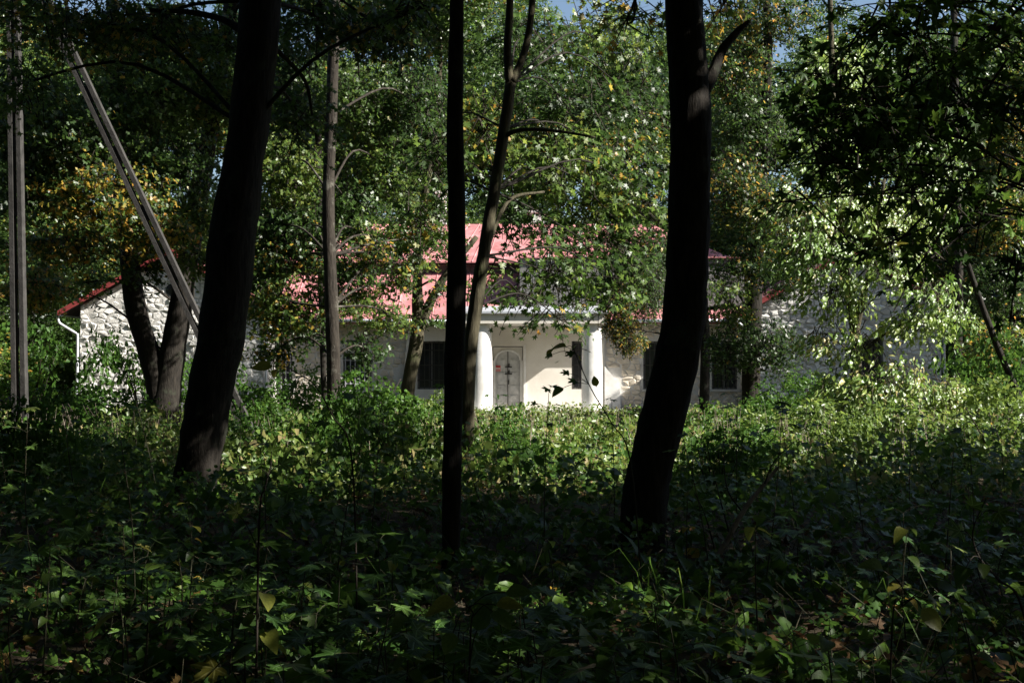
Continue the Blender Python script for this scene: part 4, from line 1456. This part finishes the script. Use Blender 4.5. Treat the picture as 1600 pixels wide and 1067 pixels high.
SHRUBS = [  # px, Y, width m, height m, sunlit, label
    (225, 36, 2.6, 2.5, 0, 'dark bush before the stone gable under the twin trunks'),
    (330, 34, 2.4, 1.6, 0, 'low dark bush behind the thick left trunk'),
    (60, 30, 3.0, 1.3, 0, 'dim bush at the left edge behind the utility pole'),
    (150, 27, 3.0, 1.1, 0, 'low leafy bush between the utility pole and the twin trunks'),
    (410, 26, 2.2, 1.2, 0, 'leafy bush at the foot of the slanting strut'),
    (455, 36, 2.2, 1.5, 0, 'bush under the left barred window'),
    (580, 27, 2.6, 1.5, 0, 'bush between the lichen-spotted trunk and the forked tree'),
    (500, 22, 2.0, 1.1, 0, 'shaded bush before the lichen-spotted trunk'),
    (660, 24, 1.6, 1.0, 0, 'shaded low bush at the foot of the forked tree'),
    (760, 19, 1.3, .95, 0, 'dark bush beside the foot of the slender forking trunk'),
    (860, 26, 2.2, .55, 1, 'pale sunlit bush in the clearing before the door'),
    (950, 28, 2.0, .5, 1, 'sunlit bush before the right porch column'),
    (1120, 24, 2.0, 1.0, 0, 'half-shaded bush right of the thick bending trunk'),
    (1215, 30, 2.0, 1.2, 0, 'bush at the foot of the dark upright trunk'),
    (1260, 23, 2.4, 1.0, 1, 'sunlit low bush left of the young bright tree'),
    (1390, 22, 2.6, 1.0, 1, 'bright sunlit bush under the young sunlit tree'),
    (1500, 25, 2.6, 1.4, 1, 'sunlit bush below the leaning dead trunk'),
    (1570, 30, 3.0, 2.3, 0, 'grey twiggy bush at the far right under the dead trunk'),
    (1560, 19, 2.2, 1.1, 1, 'leafy bush low at the right edge'),
    (1010, 33, 1.8, .6, 1, 'small bush against the wall right of the porch'),
    (1270, 41, 2.4, 1.5, 0, 'dim bush against the right gable wall'),
    (40, 40, 4.0, 2.8, 0, 'large dim bush left of the gable corner'),
    (470, 17.5, 1.6, 1.0, 0, 'near leafy bush left of the lichen-spotted trunk'),
    (560, 19, 1.3, 1.25, 0, 'tall ragged bush right of the lichen-spotted trunk'),
    (625, 16.5, 1.3, 1.15, 0, 'near bush below the pale forked tree'),
    (385, 18.5, 1.3, .95, 0, 'ragged bush right of the thick leaning trunk'),
    (795, 18, 1.1, .8, 0, 'ragged bush below the door, right of the slender trunk'),
    (1125, 15.5, 1.4, .85, 0, 'dark near bush right of the thick bending trunk'),
    (1195, 18, 1.4, .8, 0, 'dark near bush below the dark upright right trunk'),
    (100, 19, 1.5, .8, 0, 'near dim bush right of the utility pole foot'),
    (230, 20, 1.3, .75, 0, 'near dim bush below the V-shaped twin trunks'),
    (1465, 17, 1.4, .75, 0, 'near dark bush right of the sunlit young tree'),
    (915, 19, 1.0, .85, 1, 'small ragged bush before the right half of the porch'),
    (1310, 18, 1.4, 1.05, 1, 'sunlit near bush below the young sunlit tree'),
    (690, 27, 1.5, 1.1, 1, 'bush behind the slim dark trunk'),
    (30, 16, 1.6, 1.2, 0, 'near dark bush at the left edge before the utility pole'),
]
for i, (px, Y, w, h, lit, lab) in enumerate(SHRUBS):
    p = at(px, 640, Y)
    root = thing('shrub', (p[0], Y, 0), lab, 'shrub', 'shrubs of the clearing')
    me, ms = BUSH[i % 4]
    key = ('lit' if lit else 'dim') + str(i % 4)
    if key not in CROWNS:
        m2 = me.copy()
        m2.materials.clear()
        m2.materials.append(MATS['meadow_lit_leaves' if lit else 'shade_leaves'])  # sunlit bushes paler, shaded ones darker: the light is put into leaf colour
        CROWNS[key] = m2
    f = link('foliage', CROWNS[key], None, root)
    s = link('stems', ms, None, root)
    for o in (f, s):
        o.scale = (w / 2, w / 2, h)
        o.rotation_euler = (0, 0, i * 1.3)

# --- foreground seedlings, each leaf its own piece
LEAF_ME = {'green': [], 'yellow': []}
for k, (V, T) in enumerate(TPL_HI):
    for tone, tv in (('green', (.15, .45, .7)), ('yellow', (.94, .98))):
        for tt_ in tv:
            me = tri_mesh('leaf', V, T, np.full(len(V), tt_))
            me.materials.append(MATS['seedling_leaves'])
            LEAF_ME[tone].append(me)
OVAL_ME = {'green': [], 'yellow': []}
for k in range(3):
    V, T = oval(.34, 6, .2 + .15 * k, .15 + .2 * k)
    for tone, tv in (('green', (.25, .6, .85)), ('yellow', (.88, .93))):
        for tt_ in tv:
            me = tri_mesh('leaf', V, T, np.full(len(V), tt_), True)
            me.materials.append(MATS['maple_leaves'])
            OVAL_ME[tone].append(me)


def put_leaf(root, pos, fwd, up_, size, fam, tone):
    fwd, up_ = Vector(fwd).normalized(), Vector(up_).normalized()
    x = fwd.cross(up_).normalized()
    u = x.cross(fwd).normalized()
    M = Matrix((x, fwd, u)).transposed().to_4x4()
    me = fam[tone][int(RNG.integers(0, len(fam[tone])))]
    o = bpy.data.objects.new('leaf', me)
    COL.objects.link(o)
    o.parent = root
    o.matrix_local = Matrix.Translation(Vector(pos)) @ M @ Matrix.Scale(size, 4)
    return o


def seedling(x, y, h, nl, size, fam, label, cat='seedling', group=None, yellow=.06, name='maple_seedling', lean=(0, 0), facing=None):
    root = thing(name, (x, y, 0), label, cat, group)
    st = MB()
    top = np.array([lean[0] + RNG.normal(0, .05), lean[1] + RNG.normal(0, .05), h])
    Q = spline([(0, 0, -.05), top * .5 + RNG.normal(0, .025, 3), top], 10)
    st.tube(Q, np.linspace(.006, .0025, 10), 5)
    a0 = RNG.uniform(0, 6.28)
    for k in range(nl):
        lev = 1 - (k // 2) / max(1, (nl + 1) // 2) * .7
        a = a0 + (k // 2) * 1.57 + (k % 2) * math.pi + RNG.normal(0, .3)
        b = Q[min(9, int(lev * 9))]
        out = np.array([math.cos(a), math.sin(a), 0])
        if fam is LEAF_ME:
            pl_ = size * RNG.uniform(.5, 1.1) * (1.3 - .5 * lev)
        else:
            pl_ = size * RNG.uniform(.12, .3)
        e = b + out * pl_ + np.array([0, 0, pl_ * RNG.uniform(.1, .5)])
        st.tube(spline([b, (b + e) / 2 + np.array([0, 0, .012]), e], 5), .0018, 4, False)
        upv = np.array([.12, -.14, 1.0]) + RNG.normal(0, .24, 3) + out * .2
        fw = out + np.array([0, 0, -RNG.uniform(.0, .45)])
        s = size * RNG.uniform(.65, 1.2)
        put_leaf(root, e, fw, upv, s, fam, 'yellow' if RNG.random() < yellow else 'green')
    me = mesh_from('stem', np.concatenate(st.V), st.F, True)
    link('stem', me, 'stem', root)
    return root


LAND = [(120, 'below the utility pole'), (300, 'below the V-shaped twin trunks'), (440, 'below the thick leaning left trunk'), (600, 'below the lichen-spotted trunk'), (690, 'below the pale forked tree'),
        (830, 'beside the slim dark centre trunk'), (980, 'in front of the white porch'), (1130, 'beside the thick bending trunk'), (1270, 'below the dark upright right trunk'),
        (1430, 'below the sunlit young tree'), (9999, 'at the right edge')]
ORD = ['nearest', 'second nearest', 'third nearest', 'fourth nearest', 'fifth nearest', 'sixth nearest', 'seventh nearest', 'eighth nearest', 'ninth nearest', 'tenth nearest', 'eleventh nearest', 'twelfth nearest']


def tell_apart(items, what):
    """items: (object, px, Y); each label names a landmark and the order in depth"""
    by = {}
    for o, px, Y in items:
        k = next(t for lim, t in LAND if px < lim)
        by.setdefault(k, []).append((Y, o))
    for k, v in by.items():
        v.sort(key=lambda q: q[0])
        for n, (Y, o) in enumerate(v):
            o['label'] = (ORD[n] + ' ' if len(v) > 1 else '') + what + ' ' + k


G1 = 'maple seedlings of the dark foreground'
LB1 = 'low maple seedling with broad lobed leaves in the dark foreground'
its = []
for i in range(92):
    Y = 3.7 + 5.5 * ((i * .618) % 1.0) ** 1.2
    X = (-.42 + .84 * ((i * .377 + .11) % 1.0)) * Y
    o = seedling(X, Y, RNG.uniform(.3, .62) * (1 if Y > 4.5 else .95), int(RNG.integers(6, 12)), RNG.uniform(.14, .23), LEAF_ME, LB1, group=G1, yellow=.03)
    its.append((o, 800 + X / Y * F, Y))
tell_apart(its, 'low broad-leaved maple seedling')
G2 = 'oval-leaved shoots of the dark foreground'
LB2 = 'slender shoot with oval leaves among the foreground seedlings'
its = []
for i in range(18):
    Y = 4.2 + 6 * ((i * .618 + .3) % 1.0)
    X = (-.42 + .84 * ((i * .733 + .4) % 1.0)) * Y
    o = seedling(X, Y, RNG.uniform(.4, .75), int(RNG.integers(6, 11)), RNG.uniform(.08, .12), OVAL_ME, LB2, 'shoot', G2, .15, 'leafy_shoot')


    its.append((o, 800 + X / Y * F, Y))
tell_apart(its, 'slender shoot with oval leaves')
its = []
G3 = 'waist-high saplings of the undergrowth'
LB3 = 'waist-high maple sapling rising from the shaded undergrowth'
for (px, Y) in ((60, 9), (140, 12), (215, 8), (255, 14), (420, 10), (470, 13), (520, 9), (580, 12), (615, 16), (650, 14), (770, 12.5), (800, 15), (850, 11), (905, 14), (960, 13), (1110, 10),
                (1150, 13), (1190, 9), (1250, 11), (1300, 14), (1360, 10), (1420, 13), (1470, 9), (1520, 11), (1570, 14), (20, 14), (370, 16), (1080, 15)):
    X = (px - 800) / F * Y
    o = seedling(X, Y, RNG.uniform(.8, 1.45), int(RNG.integers(12, 20)), RNG.uniform(.13, .18), LEAF_ME, LB3, 'sapling', G3, .03, 'maple_sapling', lean=(RNG.normal(0, .15), RNG.normal(0, .1)))
    its.append((o, px, Y))
tell_apart(its, 'waist-high maple sapling')


def shoot_px(name, label, pts, Y, leaves, fam, r=.006, cat='sapling'):
    """sapling drawn through photo points at depth Y; leaves: (px,py,size,yellow)"""
    W = [at(a, b, Y + RNG.normal(0, .03)) for a, b in pts]
    W[0][2] = -.05
    root = thing(name, (W[0][0], W[0][1], 0), label, cat)
    st = MB()
    off = np.array(root.location)
    Q = spline(np.array(W), 26)
    st.tube(Q - off, np.linspace(r, r * .4, 26), 6)
    for (lx, ly, s, yel, fam_) in leaves:
        p = at(lx, ly, Y + RNG.uniform(-.12, .12))
        k = int(np.argmin(np.linalg.norm(Q - p, axis=1)))
        k = max(3, k - 2)
        st.tube(spline([Q[k] - off, (Q[k] + p) / 2 - off + np.array([0, 0, .02]), p - off], 6), .002, 4, False)
        d = p - Q[k]
        d /= np.linalg.norm(d) + 1e-6
        put_leaf(root, p - off, d + np.array([0, 0, -.3]), np.array([RNG.normal(0, .25), -.55 + RNG.normal(0, .2), .75]), s, fam_, 'yellow' if yel else 'green')
    link('stem', mesh_from('stem', np.concatenate(st.V), st.F, True), 'twig', root)
    return root


LM, OV = LEAF_ME, OVAL_ME
shoot_px('maple_sapling', 'thin sapling with a few broad leaves in front of the right porch column', [(1005, 800), (985, 720), (955, 660), (925, 610), (903, 562), (895, 540)], 9.0,
         [(868, 545, .11, 1, OV), (885, 542, .12, 0, OV), (860, 555, .10, 0, LM), (893, 553, .11, 0, LM), (886, 583, .11, 0, LM), (897, 595, .12, 0, LM), (880, 606, .10, 0, OV), (905, 560, .09, 1, LM), (932, 604, .08, 0, OV), (918, 548, .08, 1, LM)], LM)
shoot_px('linden_sapling', 'sapling with big drooping leaves in front of the left barred windows', [(560, 790), (550, 720), (520, 650), (490, 600), (455, 578)], 7.5,
         [(440, 575, .12, 1, OV), (425, 572, .12, 0, OV), (460, 600, .13, 0, LM), (545, 650, .15, 0, LM), (505, 660, .13, 0, LM), (480, 635, .12, 0, LM), (530, 700, .13, 0, LM), (570, 720, .13, 0, LM), (565, 690, .12, 0, LM)], LM)
shoot_px('linden_sapling', 'sapling with large dim leaves low before the thick left trunk', [(400, 900), (405, 820), (415, 760), (425, 720)], 5.6,
         [(395, 735, .13, 0, LM), (440, 725, .15, 0, LM), (450, 770, .14, 0, LM), (385, 765, .13, 0, LM), (370, 800, .11, 1, LM), (435, 800, .13, 0, LM), (425, 705, .12, 0, LM), (400, 840, .12, 0, LM)], LM)
shoot_px('leafy_shoot', 'shoot with pale curled leaves low at the right', [(1385, 1010), (1395, 965), (1412, 945), (1425, 935)], 4.6,
         [(1430, 930, .13, 0, OV), (1450, 938, .12, 0, OV), (1440, 950, .10, 0, OV), (1465, 918, .10, 0, OV), (1380, 890, .09, 0, OV)], OV, .004, 'shoot')
shoot_px('bare_sapling', 'bare forked sapling stem slanting in at the lower right edge', [(1640, 1010), (1600, 960), (1560, 905), (1530, 870), (1520, 830), (1540, 780)], 5.0,
         [(1510, 885, .09, 0, OV), (1535, 880, .07, 0, OV), (1520, 790, .13, 0, LM), (1500, 830, .14, 0, LM), (1560, 800, .14, 0, LM), (1555, 850, .13, 0, LM)], OV, .006)
shoot_px('leafy_shoot', 'shoot with pale folded leaves at the bottom centre', [(725, 1060), (735, 1000), (740, 960), (728, 945)], 4.3,
         [(712, 942, .10, 0, OV), (745, 985, .11, 0, OV), (708, 988, .08, 0, OV), (775, 945, .09, 0, OV), (770, 955, .09, 0, OV), (790, 925, .09, 0, OV)], OV, .004, 'shoot')

# --- dead leaning branch at the right of the bending trunk
W = [at(1085, 920, 10.5), at(1120, 870, 10.6), at(1160, 800, 10.8), at(1195, 755, 11), at(1215, 730, 11.1)]
W[0][2] = 0
root = thing('dead_branch', tuple(W[0]), 'bare dead branch leaning up right of the bending trunk', 'branch')
mb = MB().tube(spline(np.array(W) - W[0], 16), np.linspace(.03, .014, 16), 7)
link('stick', mesh_from('stick', np.concatenate(mb.V), mb.F, True), 'dead_wood', root)
mb = MB()
for (a, b, c, d) in ((1160, 800, 1130, 690), (1140, 835, 1105, 700), (1195, 755, 1240, 690), (1120, 870, 1080, 760)):
    A, B = at(a, b, 10.8), at(c, d, 10.9)
    mb.tube(spline([A - W[0], (A + B) / 2 - W[0] + RNG.normal(0, .05, 3), B - W[0]], 8), np.linspace(.008, .003, 8), 5)
link('side_twigs', mesh_from('side_twigs', np.concatenate(mb.V), mb.F, True), 'twig', root)
